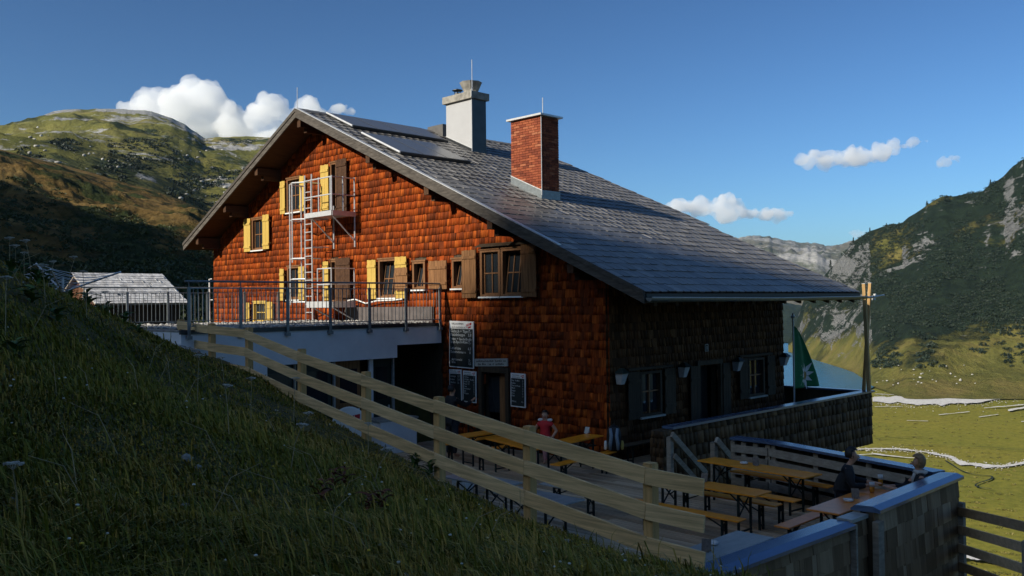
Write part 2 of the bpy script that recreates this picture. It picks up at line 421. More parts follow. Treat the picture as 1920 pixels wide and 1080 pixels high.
GX, GY = np.meshgrid(gx_, gy_, indexing='ij'); GZ = ground_z(GX, GY)
nS = len(gy_); i, j = np.meshgrid(np.arange(len(gx_)-1), np.arange(nS-1), indexing='ij'); k = (i*nS+j).ravel()
mt, t, b = new_mat('hillside_soil')
p = pos_n(t)
c = ramp(t, noise_n(t, p, 1.6, 7, .65), [(.3, (.035, .034, .007)), (.5, (.075, .07, .012)), (.62, (.11, .085, .020)), (.75, (.10, .066, .024))])
c = mix_c(t, ramp(t, noise_n(t, p, .7, 6, .7), [(.66, (0,)*3), (.70, (1,)*3)]), c, (.13, .12, .10))
t.links.new(c, b.inputs['Base Color']); b.inputs['Roughness'].default_value = .95
bump_n(t, b, noise_n(t, p, 5, 6, .7), .8, .06)
MT['soil'] = mt
ground = tag(np_mesh('ground', np.stack([GX, GY, GZ], -1).reshape(-1, 3), np.stack([k, k+nS, k+nS+1, k+1], -1), mt, True), kind='structure')

# ---- valley floor
mt, t, b = new_mat('meadow_grass')
p = pos_n(t); ps = pos_n(t, (1, .35, 1), (0, 0, .5))
c = ramp(t, noise_n(t, ps, .018, 9, .66, .5), [(.28, (.11, .12, .018)), (.45, (.20, .19, .024)), (.58, (.26, .215, .03)), (.72, (.24, .16, .034))])
c = mix_c(t, .6, c, ramp(t, noise_n(t, p, .35, 8, .8), [(.35, (.075, .09, .016)), (.6, (.25, .225, .04))]))
t.links.new(c, b.inputs['Base Color']); b.inputs['Roughness'].default_value = .95; b.inputs['Specular IOR Level'].default_value = .1
bump_n(t, b, noise_n(t, p, .5, 8, .7), .7, .5)
VZ = -60.0
A = np.linspace(RAD(20), RAD(120), 260); Rr = np.geomspace(95, 4200, 150)
X = np.sin(A)[:, None]*Rr; Y = np.cos(A)[:, None]*Rr; Z = VZ+1.2*(fbm(X*.012, Y*.012, 5, 21)-.5)*sstep(90, 200, Rr)[None, :]
Z = Z+.5*(fbm(X*.08, Y*.08, 3, 24)-.5)
k = (np.meshgrid(np.arange(259), np.arange(149), indexing='ij')[0]*150+np.meshgrid(np.arange(259), np.arange(149), indexing='ij')[1]).ravel()
meadow = tag(np_mesh('meadow', np.stack([X, Y, Z], -1).reshape(-1, 3), np.stack([k, k+1, k+151, k+150], -1), mt, True), kind='structure')

def flat_poly(name, mat, pts, z):
    P = [onz(px, py, z) for px, py in pts]
    mb = MB(); mb.add(P, [tuple(range(len(P)))]); o = mb.build(name, mat)
    return tag(o, kind='structure')
mt, t, b = new_mat('lake_water')
b.inputs['Base Color'].default_value = (.03, .14, .24, 1); b.inputs['Roughness'].default_value = .25
b.inputs['Specular IOR Level'].default_value = .3
bump_n(t, b, noise_n(t, pos_n(t, (1, .3, 1), (0, 0, .7)), .25, 5), .8, .8)
lake = flat_poly('lake', mt, [(1050, 638), (1478, 638), (1512, 648), (1545, 660), (1572, 672), (1598, 684), (1618, 697), (1634, 712), (1642, 724), (1618, 735), (1540, 744), (1400, 752), (1050, 760)], VZ+1.0)

def m_gravel():
    mt, t, b = new_mat('river_gravel'); p = pos_n(t)
    t.links.new(ramp(t, noise_n(t, p, .5, 8, .7), [(.3, (.42, .40, .37)), (.55, (.62, .60, .56)), (.75, (.70, .69, .66))]), b.inputs['Base Color'])
    b.inputs['Roughness'].default_value = .95; bump_n(t, b, noise_n(t, p, 1.5, 5), .5, .3); return mt
MT['river'] = m_gravel()
def ribbon(name, mat, top, bot, z, jag=1.0, seed=0, n=160):
    """strip lying on the valley floor between two measured edges"""
    xs = np.linspace(top[0][0], top[-1][0], n)
    yt = np.interp(xs, [p[0] for p in top], [p[1] for p in top]); yb = np.interp(xs, [p[0] for p in bot], [p[1] for p in bot])
    w_ = yb-yt; yt = yt+(fbm(xs*.06, xs*0, 4, seed)-.5)*jag*w_; yb = yb+(fbm(xs*.06, xs*0+9, 4, seed+3)-.5)*jag*w_
    V = [onz(a, c, z) for a, c in zip(xs, yt)]+[onz(a, max(c, d+.15), z) for a, c, d in zip(xs, yb, yt)]
    F = [(q, n+q, n+q+1, q+1) for q in range(n-1)]
    return tag(np_mesh(name, V, F, mat), kind='structure')
zz = VZ+.75
ribbon('river_bed', MT['river'], [(1636, 745), (1700, 741), (1760, 745), (1820, 743), (1870, 737), (1920, 730), (2050, 708)], [(1636, 752), (1700, 757), (1745, 760), (1800, 757), (1870, 750), (1920, 741), (2050, 722)], zz, .5, 1)
for q, (a, bb, cc) in enumerate([((1640, 738.2), (1700, 740), 1.0), ((1760, 777), (1818, 771), 2.0), ((1835, 781), (1872, 776), 2.2), ((1845, 764), (1920, 758), 2.0), ((1890, 768), (1990, 752), 5.0), ((1915, 790), (1960, 786), 2), ((1640, 762), (1690, 762), 1.0), ((1700, 788), (1740, 789), .9)]):
    ribbon('gravel_bar', MT['river'], [a, bb], [(a[0], a[1]+cc*.55), (bb[0], bb[1]+cc*.55)], zz+.02*q, 1.3, 30+q, 60)
rr_ = np.random.default_rng(44); _gp = []
for _ in range(1200):
    x_ = rr_.uniform(1636, 1990); yc = np.interp(x_, [1636, 1745, 1820, 1870, 1920, 1990], [748, 753, 750, 744, 736, 727]); y_ = yc+rr_.normal(0, 7.5)
    _gp.append(tuple(onz(x_, y_, VZ+.6)))
for _ in range(600):
    x_ = rr_.uniform(1590, 1990); yc = np.interp(x_, [1585, 1690, 1740, 1775, 1810, 1840, 1880, 1990], [844, 843, 848, 856, 868, 874, 875, 853]); y_ = yc+rr_.normal(0, 2.6)
    _gp.append(tuple(onz(x_, y_, VZ+.5)))
ribbon('stream_bed', MT['river'], [(1585, 843), (1640, 840), (1690, 841), (1740, 847), (1775, 853), (1810, 865), (1840, 871), (1880, 872), (1920, 866), (1990, 850)],
       [(1585, 844.2), (1640, 841.3), (1690, 842.6), (1740, 849), (1775, 857), (1800, 870), (1840, 876), (1880, 875.5), (1920, 869.5), (1990, 854)], zz, 1.0, 5)
ribbon('stream_bed', MT['river'], [(1595, 852), (1640, 850), (1700, 857), (1740, 859)], [(1595, 853.2), (1640, 851.8), (1700, 858), (1740, 859.8)], zz+.03, 1.2, 8)
ribbon('stream_bed', MT['river'], [(1800, 1040), (1850, 1036), (1900, 1052), (1960, 1066)], [(1800, 1046), (1850, 1050), (1900, 1062), (1960, 1072)], zz+.05, .9, 9)
MT['stream'] = m_plain('stream_water', (.02, .03, .035), .12, 0, .2, .5, .05)
def winding(pts, wpx, z, seed):
    xs = np.array([q[0] for q in pts], float); ys = np.array([q[1] for q in pts], float); tt_ = np.linspace(0, len(pts)-1, 90)
    X_ = np.interp(tt_, np.arange(len(pts)), xs); Y_ = np.interp(tt_, np.arange(len(pts)), ys); kk = np.ones(9)/9
    X_ = np.convolve(np.pad(X_, 4, 'edge'), kk, 'valid'); Y_ = np.convolve(np.pad(Y_, 4, 'edge'), kk, 'valid')
    c_ = np.array([onz(a_, b_, z) for a_, b_ in zip(X_, Y_)]); d_ = np.gradient(c_, axis=0); n_ = np.stack([-d_[:, 1], d_[:, 0], 0*d_[:, 0]], -1); n_ /= np.linalg.norm(n_, axis=1)[:, None]+1e-9
    wv = wpx*(.5+fbm(tt_*1.3, tt_*0, 3, seed))[:, None]
    V_ = np.concatenate([c_-n_*wv, c_+n_*wv]); n = len(c_)
    return tag(np_mesh('stream', V_, [(q, q+1, n+q+1, n+q) for q in range(n-1)], MT['stream']), kind='structure')
winding([(1770, 862), (1784, 870), (1795, 878), (1806, 884), (1824, 889), (1846, 891), (1862, 892), (1860, 898), (1842, 903), (1828, 908), (1830, 912), (1846, 915), (1862, 916)], .34, zz+.06, 12)
winding([(1650, 833), (1700, 836), (1760, 833), (1810, 838), (1850, 837), (1890, 842), (1940, 842), (1990, 845)], .25, zz+.06, 13)
winding([(1640, 822), (1680, 820), (1720, 818), (1740, 820)], .25, zz+.06, 14)
# ---- mountains
MT['t_hill'] = m_terrain('heath_hillside', [(.3, (.08, .06, .018)), (.5, (.17, .105, .034)), (.7, (.26, .18, .06))], [(.3, (.018, .028, .010)), (.7, (.05, .06, .018))],
                         [(.3, (.16, .15, .13)), (.7, (.34, .33, .30))], .09, .045, (.47, .55), .05, (.78, .80), bump=1.0, bdist=1.2)
MT['t_left'] = m_terrain('left_mountain_side', [(.3, (.085, .09, .022)), (.5, (.16, .15, .038)), (.7, (.21, .17, .06))], [(.3, (.022, .034, .015)), (.7, (.05, .065, .025))],
                         [(.25, (.12, .12, .11)), (.5, (.30, .295, .28)), (.75, (.50, .49, .46))], .012, .008, (.54, .60), .016, (.56, .60), bump=.9, bdist=6)
MT['t_right'] = m_terrain('right_mountain_side', [(.3, (.07, .075, .02)), (.5, (.13, .12, .03)), (.7, (.18, .14, .045))], [(.3, (.007, .013, .008)), (.7, (.017, .028, .015))],
                          [(.25, (.06, .06, .06)), (.5, (.15, .15, .145)), (.75, (.27, .265, .255))], .03, .011, (.34, .44), .022, (.645, .675), bump=1.0, bdist=6)
MT['t_far'] = m_terrain('far_range', [(.3, (.09, .085, .06)), (.7, (.17, .15, .11))], [(.3, (.04, .05, .03)), (.7, (.08, .085, .05))],
                        [(.25, (.18, .17, .16)), (.75, (.48, .46, .43))], .004, .0022, (.45, .6), .003, (.50, .60), bump=.6, bdist=25)
MT['t_forest'] = m_terrain('far_forest', [(.3, (.02, .03, .02)), (.7, (.045, .06, .03))], [(.3, (.012, .022, .016)), (.7, (.03, .045, .03))],
                           [(.3, (.2, .2, .19)), (.7, (.4, .4, .38))], .02, .012, (.35, .5), .012, (.72, .76), bump=.8, bdist=6)
polar_sheet('heath_hill', MT['t_hill'], [(-500, 205, 300), (-250, 245, 290), (0, 283, 270), (60, 298, 265), (150, 318, 262), (250, 345, 256), (330, 370, 250), (400, 398, 245), (520, 450, 240), (700, 520, 235)],
            [(-500, 45, 4.0), (0, 48, 1.6), (300, 50, 1.0), (700, 55, -1)], 1.25, 5.0, .02, .8, 420, 170, seed=4)
def rock_left(a, s, X, Y, Z):
    w_ = .20*sstep(.74, .90, s)*sstep(az_of(170), az_of(215), a)*sstep(az_of(400), az_of(365), a)+.17*sstep(.84, .93, s)*sstep(az_of(50), az_of(75), a)*sstep(az_of(170), az_of(140), a)
    w_ = w_+.10*np.exp(-((a-az_of(250))/.03)**2-((s-.8)/.10)**2)+.11*np.exp(-((a-az_of(400))/.06)**2-((s-.66)/.14)**2)
    return w_+.10*np.exp(-((a-az_of(120))/.08)**2-((s-.62)/.04)**2)
polar_sheet('left_mountain', MT['t_left'], [(-500, 330, 1500), (-200, 280, 1500), (-60, 258, 1480), (0, 245, 1460), (60, 226, 1450), (100, 213, 1450), (130, 209, 1450), (200, 207, 1450), (272, 208, 1450), (300, 215, 1450), (322, 222, 1440), (345, 234, 1440), (360, 246, 1430), (384, 261, 1400), (430, 259, 1380), (500, 258, 1360), (580, 268, 1350), (760, 300, 1340), (1000, 360, 1340)],
            [(-500, 320, 30), (0, 330, 45), (400, 330, 20), (1000, 340, -10)], .95, 15, .0042, 2.0, 520, 170, seed=14, rockfn=rock_left)
def rock_right(a, s, X, Y, Z):
    w_ = .12*np.exp(-((a-az_of(1740))/.05)**2-((s-.80)/.09)**2)+.09*np.exp(-((a-az_of(1600))/.03)**2-((s-.86)/.10)**2)
    w_ = w_+.10*np.exp(-((a-az_of(1890))/.03)**2-((s-.80)/.10)**2)+.06*np.exp(-((a-az_of(1512))/.014)**2-((s-.55)/.3)**2)
    w_ = w_+.08*np.exp(-((a-az_of(1540))/.02)**2-((s-.35)/.1)**2)
    return w_-.11*sstep(az_of(1570), az_of(1530), a)-.25*sstep(.42, .18, s)*sstep(az_of(1560), az_of(1640), a)
polar_sheet('right_mountain', MT['t_right'], [(1478, 652, 1190), (1488, 618, 1180), (1508, 560, 1160), (1530, 530, 1140), (1545, 516, 1130), (1575, 482, 1100), (1600, 453, 1080), (1630, 433, 1060), (1660, 423, 1050), (1690, 420, 1045), (1702, 408, 1040), (1740, 385, 1030), (1765, 369, 1030), (1800, 366, 1030), (1842, 360, 1020), (1856, 345, 1020), (1880, 331, 1020), (1900, 311, 1010), (1920, 298, 1000), (2000, 262, 1000), (2200, 200, 1000), (2700, 120, 1000)],
            [(1478, 1120, -58.6), (1512, 1010, -58.6), (1545, 930, -58.8), (1598, 820, -58.9), (1634, 690, -59), (1700, 605, -59.3), (1800, 620, -59.3), (1920, 640, -59.3), (2700, 620, -59.5)], 1.55, 12, .006, 2.0, 520, 220, seed=33, rockfn=rock_right, vegfn=lambda a, s, X, Y, Z: -.24*sstep(.46, .20, s+.30*(fbm(X*.012, Y*.012, 4, 66)-.5)))
polar_sheet('far_mountains', MT['t_far'], [(900, 470, 5600), (1250, 455, 5600), (1340, 448, 5600), (1385, 446, 5600), (1412, 442, 5600), (1440, 443, 5600), (1480, 452, 5600), (1530, 456, 5600), (1556, 462, 5600), (1580, 456, 5600), (1605, 449, 5600), (1660, 440, 5600), (1900, 420, 5600), (2300, 430, 5600)],
            [(900, 2400, -60), (2300, 2400, -60)], 1.1, 90, .0016, 8, 420, 110, seed=52)
polar_sheet('forest_ridge', MT['t_forest'], [(900, 560, 2400), (1400, 562, 2400), (1475, 568, 2400), (1510, 574, 2400), (1560, 592, 2400), (1700, 620, 2400)],
            [(900, 1350, -58), (1700, 1350, -58)], 1.0, 14, .006, 3, 260, 60, seed=71)
# ---- steep ridge west of the camera, outside the frame: the hut stands in its afternoon shadow
ys = np.linspace(-260, 620, 190); xs = np.linspace(-33, -420, 90)
Zr = np.interp(ys, [-260, -60, 15, 55.6, 80, 106, 181, 290, 400, 620], [10, 95, 177.5, 133.7, 111, 148, 171, 183, 172, 115])
Xr, Yr = np.meshgrid(xs, ys, indexing='ij')
tt = np.clip((-33-Xr)/(230-33), 0, 1)
base = np.interp(Yr, [-260, -40, 0, 40, 110, 620], [14, 18, 12.5, 10, 4, 2])
Zs = base+(Zr[None, :]-base)*tt**1.25-np.maximum(0, -230-Xr)*.55
Zs = Zs+6*(fbm(Xr*.03, Yr*.03, 5, 90)-.5)*np.sin(math.pi*tt)+(2.0*(fbm(Yr*.06, Xr*0, 4, 93)-.5))*(tt >= 1)
nS = len(ys); i, j = np.meshgrid(np.arange(len(xs)-1), np.arange(nS-1), indexing='ij'); k = (i*nS+j).ravel()
tag(np_mesh('west_ridge', np.stack([Xr, Yr, Zs], -1).reshape(-1, 3), np.stack([k, k+1, k+nS+1, k+nS], -1), MT['t_hill'], True), kind='structure')
# ================================================================== HUT
GXW, EYW = 17.0, 13.8            # gable wall plane (x), eave wall plane (y)
RY, RZ, SLS, SLN = 26.31, 10.54, .443, .475
EV_S, EV_N = 11.95, 34.85
def roof_z(y): return RZ-(SLS*(RY-y) if y < RY else SLN*(y-RY))
HUT0 = (21.0, 22.0, 0.0)
hut = thing('mountain_hut', 'large shingled alpine hut with slate roof, two chimneys and yellow shutters', 'mountain hut', HUT0)

def wedge_mesh(name, mat):
    V = [(0, 0, 0), (1, 0, 0), (0, 1, 0), (1, 1, 0), (0, 0, 1), (1, 0, 1), (0, .35, 1), (1, .35, 1)]
    # x along the wall, y outward (thickness), z up; butt end thick
    V = [(0, 0, 0), (1, 0, 0), (1, 1, 0), (0, 1, 0), (0, 0, 1), (1, 0, 1), (1, .3, 1), (0, .3, 1)]
    F = [(0, 1, 2, 3), (4, 7, 6, 5), (0, 4, 5, 1), (3, 2, 6, 7), (0, 3, 7, 4), (1, 5, 6, 2)]
    me = bpy.data.meshes.new(name); me.from_pydata(V, [], F); me.materials.append(mat); me.update(); return me

def gen_shingles(u0, u1, v0, v1, e, wmin, wmax, keep, jit=.012, seed=1):
    r = np.random.default_rng(seed); out = []
    v = v0; row = 0
    while v < v1:
        u = u0-r.uniform(0, wmax)
        while u < u1:
            w_ = r.uniform(wmin, wmax) if r.random() < .8 else r.uniform(wmax, wmax*1.5)
            a, b_ = max(u, u0), min(u+w_, u1)
            if b_-a > .03 and keep(a, b_, v+e*.5):
                out.append((a, v+r.uniform(-jit, jit), b_-a-.004, e*1.32, r.uniform(.8, 1.25)))
            u += w_
        v += e; row += 1
    return out
def shingle_frames(lst, O, T, N_, thick):
    """4x4 frames: columns tangent*w, normal*t, up*l"""
    O = np.array(O, float); T = np.array(T, float); N_ = np.array(N_, float); Zv = np.array((0, 0, 1.0)); fr = []
    for u, v, w_, l, th in lst:
        M = np.eye(4); M[:3, 0] = T*w_; M[:3, 1] = N_*thick*th; M[:3, 2] = Zv*l-N_*.004; M[:3, 3] = O+T*u+Zv*v; fr.append(M)
    return fr
_WV = np.array([(0, 0, 0), (1, 0, 0), (1, 1, 0), (0, 1, 0), (0, 0, 1), (1, 0, 1), (1, .3, 1), (0, .3, 1)], float)
_WF = np.array([(0, 1, 2, 3), (4, 7, 6, 5), (0, 4, 5, 1), (3, 2, 6, 7), (0, 3, 7, 4), (1, 5, 6, 2)])
def screen_size(M):
    c = M[:3, :3] @ np.array((.5, 1, .5))+M[:3, 3]-EYE
    d = c @ CF; n = M[:3, 1]/np.linalg.norm(M[:3, 1]); cs = max(0, -(c @ n)/np.linalg.norm(c))
    px = 960+FPX*(c @ CR)/d; py = 540-FPX*(c @ CU)/d
    if d < .5 or not (0 < px < 1920 and 0 < py < 1080): return 0
    return np.linalg.norm(M[:3, 0])*np.linalg.norm(M[:3, 2])*cs/d/d
def place_pieces(frames, mesh, name, parent, org, WV, WF, mat, limit=300, stuffname=None, sizes=None):
    """the largest as objects of their own, the rest joined as one stuff part. frames: list of (M, parent_index)"""
    sz = np.array([screen_size(M) for M in frames]) if sizes is None else sizes
    order = np.argsort(-sz); top = set(order[:limit].tolist()) if limit else set()
    T0 = Matrix.Translation((-org[0], -org[1], -org[2]))
    restV = []; restR = []
    for i, M in enumerate(frames):
        if i in top:
            o = bpy.data.objects.new(name, mesh); col.objects.link(o); o.parent = parent
            o.matrix_basis = T0 @ Matrix(M.tolist())
        else:
            restV.append(WV @ M[:3, :3].T+M[:3, 3]-np.array(org)); restR.append(i)
    if restV:
        n = len(restV); k = len(WV)
        V = np.concatenate(restV); F = (WF[None]+(np.arange(n)*k)[:, None, None]).reshape(-1, WF.shape[1])
        rr = np.random.default_rng(5).random(n)
        o = np_mesh(stuffname or name, V, F, mat, False, {'rnd': ('FACE', 'FLOAT', np.repeat(rr, len(WF)))}, parent)
        tag(o, kind='stuff')

# ---- openings, measured on the wall planes
def gy_px(px): return onx(px, 520, GXW)[1]
WIN = []   # y0,y1,z0,z1
def W(pl, pr, z0, z1, **kw):
    y1, y0 = gy_px(pl), gy_px(pr); WIN.append(dict(y0=y0, y1=y1, z0=z0, z1=z1, **kw)); return WIN[-1]
def sp(pl, pr, z0, z1, mat, stand=.05): return (gy_px(pr), gy_px(pl), z0, z1, mat, stand)
W(475, 496, 6.05, 7.25, bars=(1, 1), shut=[sp(461.5, 473.5, 6.02, 7.28, 'yellow'), sp(496.5, 508.5, 6.05, 7.33, 'yellow')])
W(541, 566, 7.28, 8.50, bars=(1, 1), shut=[sp(530, 539, 7.26, 8.45, 'yellow'), sp(566.5, 575, 7.26, 8.5, 'yellow')])
W(623, 634, 7.05, 8.75, bars=(0, 0), door=True, shut=[sp(606, 621, 7.1, 8.72, 'yellow'), sp(635, 655, 7.05, 8.8, 'soffit')])
W(541, 563, 4.15, 5.33, bars=(1, 0), shut=[sp(528, 536, 4.12, 5.27, 'yellow'), sp(563.5, 574, 4.12, 5.31, 'yellow')])
W(621.5, 632, 4.05, 5.45, bars=(0, 0), door=True, shut=[sp(608, 619.5, 4.1, 5.42, 'yellow'), sp(633, 660, 4.05, 5.5, 'soffit')])
W(712, 744, 4.15, 5.36, bars=(2, 1), tilt=True, shut=[sp(692.5, 708.5, 4.12, 5.36, 'yellow'), sp(744.5, 766, 4.12, 5.40, 'yellow')])
W(776, 798, 4.38, 5.22, bars=(1, 0), tilt=True, curtain=True, shut=[sp(748, 771, 4.36, 5.06, 'brownshut', .12)])
W(850, 872, 4.38, 5.22, bars=(1, 0), tilt=True, curtain=True, shut=[sp(809, 843, 4.37, 5.2, 'brownshut', .08)])
W(903, 939, 4.13, 5.42, bars=(1, 1), curtain=True, shut=[sp(872.5, 899, 4.1, 5.44, 'brownshut', .1)])
W(942, 983, 4.13, 5.42, bars=(2, 1), tilt=True, shut=[sp(983.5, 1012, 4.1, 5.48, 'brownshut', .1)])
W(476, 500, 3.30, 4.08, bars=(1, 1), yframe=True, shut=[sp(463, 471, 3.28, 4.06, 'yellow'), sp(501, 514, 3.28, 4.08, 'yellow')])
DOOR = dict(y0=gy_px(947), y1=gy_px(903), z0=.02, z1=2.03)

def roof_in(y): return roof_z(y)-.26
# gable wall core, with real openings
ops = [(d['y0'], d['y1'], d['z0'], d['z1']) for d in WIN]+[(DOOR['y0'], DOOR['y1'], -.75, DOOR['z1'])]
def wall_cells(mb, ops, s0, s1, zb, top, mk, extra=()):
    br = sorted(set([s0, s1]+[q for o in ops for q in o[:2]]+list(extra)))
    for a, b_ in zip(br[:-1], br[1:]):
        if b_-a < 1e-4: continue
        iv = sorted([(o[2], o[3]) for o in ops if o[0] < (a+b_)/2 < o[1]])
        z = zb
        for lo, hi in iv:
            if lo > z+1e-3: mk(mb, a, b_, z, z, lo, lo)
            z = max(z, hi)
        mk(mb, a, b_, z, z, top(a), top(b_))
def mk_gable(mb, a, b_, za, zb_, ta, tb):
    mb.prism([(GXW+.06, a, za), (GXW+.06, a, ta), (GXW+.06, b_, tb), (GXW+.06, b_, zb_)], (.22, 0, 0))
mb = MB(); wall_cells(mb, ops, EYW+.06, 34.4, -.75, roof_in, mk_gable, (RY,))
gable = mb.build('gable_wall', MT['darkwood'], hut, HUT0)

# eave-side openings
SIDE = []
def sx_px(px): return ony(px, 720, EYW)[0]
for pl, pr, z0, z1, sh in ((1199, 1238, 1.02, 2.15, [(1174, 1196), (1243, 1263)]), (1402, 1431, 1.10, 2.22, [(1384, 1399), (1436, 1450)])):
    SIDE.append(dict(x0=sx_px(pl), x1=sx_px(pr), z0=z0, z1=z1, sh=[(sx_px(a), sx_px(b_)) for a, b_ in sh]))
SDOOR = dict(x0=sx_px(1311), x1=sx_px(1349), z0=.1, z1=2.17)
XE = 25.7
ops2 = [(d['x0'], d['x1'], d['z0'], d['z1']) for d in SIDE]+[(SDOOR['x0'], SDOOR['x1'], -.75, SDOOR['z1'])]
def mk_side(mb, a, b_, za, zb_, ta, tb):
    mb.prism([(a, EYW+.06, za), (a, EYW+.06, ta), (b_, EYW+.06, tb), (b_, EYW+.06, zb_)], (0, .22, 0))
mb = MB(); wall_cells(mb, ops2, GXW+.283, XE, -.75, lambda q: roof_in(EYW+.06), mk_side)
side = mb.build('side_wall', MT['darkwood'], hut, HUT0)
mb = MB(); mb.prism([(XE-.2, EYW+.29, -.75), (XE-.2, 34.18, -.75), (XE-.2, 34.18, roof_in(34.3)), (XE-.2, RY, roof_in(RY)), (XE-.2, EYW+.29, roof_in(EYW+.3))], (.2, 0, 0))
mb.box2((GXW+.3, 34.2, -.75), (XE, 34.4, roof_in(34.4)))
mb.build('back_wall', MT['darkwood'], hut, HUT0)

# shingles on the two visible walls
def keep_g(a, b_, v):
    if v > roof_in(a)+.02 or v > roof_in(b_)+.02: return False
    m_ = .5*(a+b_)
    if m_ > 20.05 and v < 3.15: return False
    for o in ops:
        if o[0]-.02 < m_ < o[1]+.02 and o[2]-.03 < v < o[3]+.03: return False
    return True
def keep_s(a, b_, v):
    m_ = .5*(a+b_)
    for o in ops2:
        if o[0]-.02 < m_ < o[1]+.02 and o[2]-.03 < v < o[3]+.03: return False
    return v < roof_in(EYW)
LG = gen_shingles(EYW+.0, 34.42, -.02, 10.4, .215, .06, .15, keep_g, seed=2)
# along the gable the tangent runs from far to near so that the wedge faces outward
FG = shingle_frames([(34.42-(u+w_), v, w_, l, th) for u, v, w_, l, th in LG], (GXW+.06, 34.42, 0), (0, -1, 0), (-1, 0, 0), .028)
LS = gen_shingles(GXW-.0, XE+.02, -.02, 5.2, .215, .06, .15, keep_s, seed=3)
FS = shingle_frames([(u, v, w_, l, th) for u, v, w_, l, th in LS], (0, EYW+.06, 0), (1, 0, 0), (0, -1, 0), .034)
sh_mesh = wedge_mesh('shingle', MT['shingle'])
szG = np.array([screen_size(M) for M in FG]); szS = np.array([screen_size(M) for M in FS])
cut = np.sort(np.concatenate([szG, szS]))[::-1][300]
place_pieces(FG, sh_mesh, 'shingle', gable, HUT0, _WV, _WF, MT['shingle'], int((szG > cut).sum()), 'shingles', szG)
place_pieces(FS, wedge_mesh('shingle', MT['shingle_shade_brown']), 'shingle', side, HUT0, _WV, _WF, MT['shingle_shade_brown'], int((szS > cut).sum()), 'shingles', szS)

# ---- windows
def gable_window(d):
    y0, y1, z0, z1 = d['y0'], d['y1'], d['z0'], d['z1']; x = GXW; f = .06
    fm = MT['yellow'] if d.get('yframe') else MT['frame']
    mb = MB(); xo, xi = x-.045, x+.09
    mb.box2((xo, y0-.02, z0), (xi, y0+f, z1)); mb.box2((xo, y1-f, z0), (xi, y1+.02, z1))
    mb.box2((xo, y0+f, z1-f), (xi, y1-f, z1)); mb.box2((xo-.02, y0-.06, z1+.003), (xi, y1+.06, z1+.05))
    mb.box2((xo, y0+f, z0+.003), (xi, y1-f, z0+f))
    wn = mb.build('door' if d.get('door') else 'window', fm, hut, HUT0)
    a0, a1, c0, c1 = y0+f, y1-f, z0+f, z1-f; lean = .16 if d.get('tilt') else .0
    mb = MB(); mb.box2((x+.55, y0-.1, z0-.1), (x+.56, y1+.1, z1+.1)); mb.box2((x+.281, y0-.1, z0-.12), (x+.549, y1+.1, z0-.1)); mb.box2((x+.281, y0-.1, z1+.1), (x+.549, y1+.1, z1+.12))
    mb.build('interior', MT['interior'], wn, HUT0)
    # sash: bars and pane, leaning inward when tilted
    def pt(y, z): return (x+.06+lean*(z-c0)/(c1-c0), y, z)
    mb = MB(); nb, nh = d['bars']; bw = .035
    for y in (a0+.02, a1-.02): mb.bar(pt(y, c0), pt(y, c1), .045, .04, (1, 0, 0))
    for z in (c0+.02, c1-.02): mb.bar(pt(a0+.045, z), pt(a1-.045, z), .04, .045, (1, 0, 0))
    for q in range(nb):
        y = a0+(a1-a0)*(q+1)/(nb+1); mb.bar(pt(y, c0+.045), pt(y, c1-.045), bw, .036, (1, 0, 0))
    for q in range(nh):
        z = c0+(c1-c0)*(q+1)/(nh+1); mb.bar(pt(a0+.045, z), pt(a1-.045, z), .034, .032, (1, 0, 0))
    if not d.get('door'): mb.build('sash', fm, wn, HUT0)
    mb = MB(); A_, B_, C_, D_ = [Vector(q)+Vector((.012, 0, 0)) for q in (pt(a0+.05, c0+.05), pt(a1-.05, c0+.05), pt(a1-.05, c1-.05), pt(a0+.05, c1-.05))]
    mb.prism([A_, B_, C_, D_], (.006, 0, 0)); mb.build('pane', MT['glass'], wn, HUT0)
    if not d.get('door'):
        mb = MB(); mb.box2((x-.10, y0-.05, z0-.045), (x+.05, y1+.05, z0-.003)); mb.build('sill', MT['white'] if not d.get('yframe') else MT['yellow'], wn, HUT0)
    if d.get('curtain'):
        mb = MB(); n = 14; ya, yb = (a0+.02, a0+(a1-a0)*.55); pts = []
        for q in range(n+1):
            yy = ya+(yb-ya)*q/n; pts.append((x+.31+.02*math.sin(q*1.9), yy))
        mb.add([(px_, yy, c0) for px_, yy in pts]+[(px_, yy, c1) for px_, yy in pts], [(q, q+1, n+2+q, n+1+q) for q in range(n)])
        mb.build('curtain', MT['curtain'], wn, HUT0)
    for (s0, s1, b0, b1, mm, stand) in d.get('shut', []):
        mb = MB(); nb_ = max(2, int(round((s1-s0)/.13))); wd = (s1-s0)/nb_; xs = x-.03-stand
        for q in range(nb_): mb.box2((xs-.012+.003*(q % 2), s0+q*wd+.002, b0), (xs+.014, s0+(q+1)*wd-.002, b1+(.01 if q % 2 else 0)))
        for zz_ in (b0+.17, b1-.2): mb.box2((xs-.035, s0+.015, zz_-.04), (xs-.013, s1-.015, zz_+.04))
        mb.box2((xs+.0145, s0+.05, b0+.2), (x+.03, s0+.09, b0+.26)); mb.box2((xs+.0145, s0+.05, b1-.26), (x+.03, s0+.09, b1-.2))
        mb.build('shutter', MT[mm], wn, HUT0)
for d in WIN: gable_window(d)
# awning board over the large double window
mb = MB(); mb.prism([(GXW-.16, gy_px(1002), 5.50), (GXW+.02, gy_px(1002), 5.58), (GXW+.02, gy_px(899), 5.58), (GXW-.16, gy_px(899), 5.50)], (0, 0, .025)); mb.build('window_hood', MT['darkwood'], hut, HUT0)
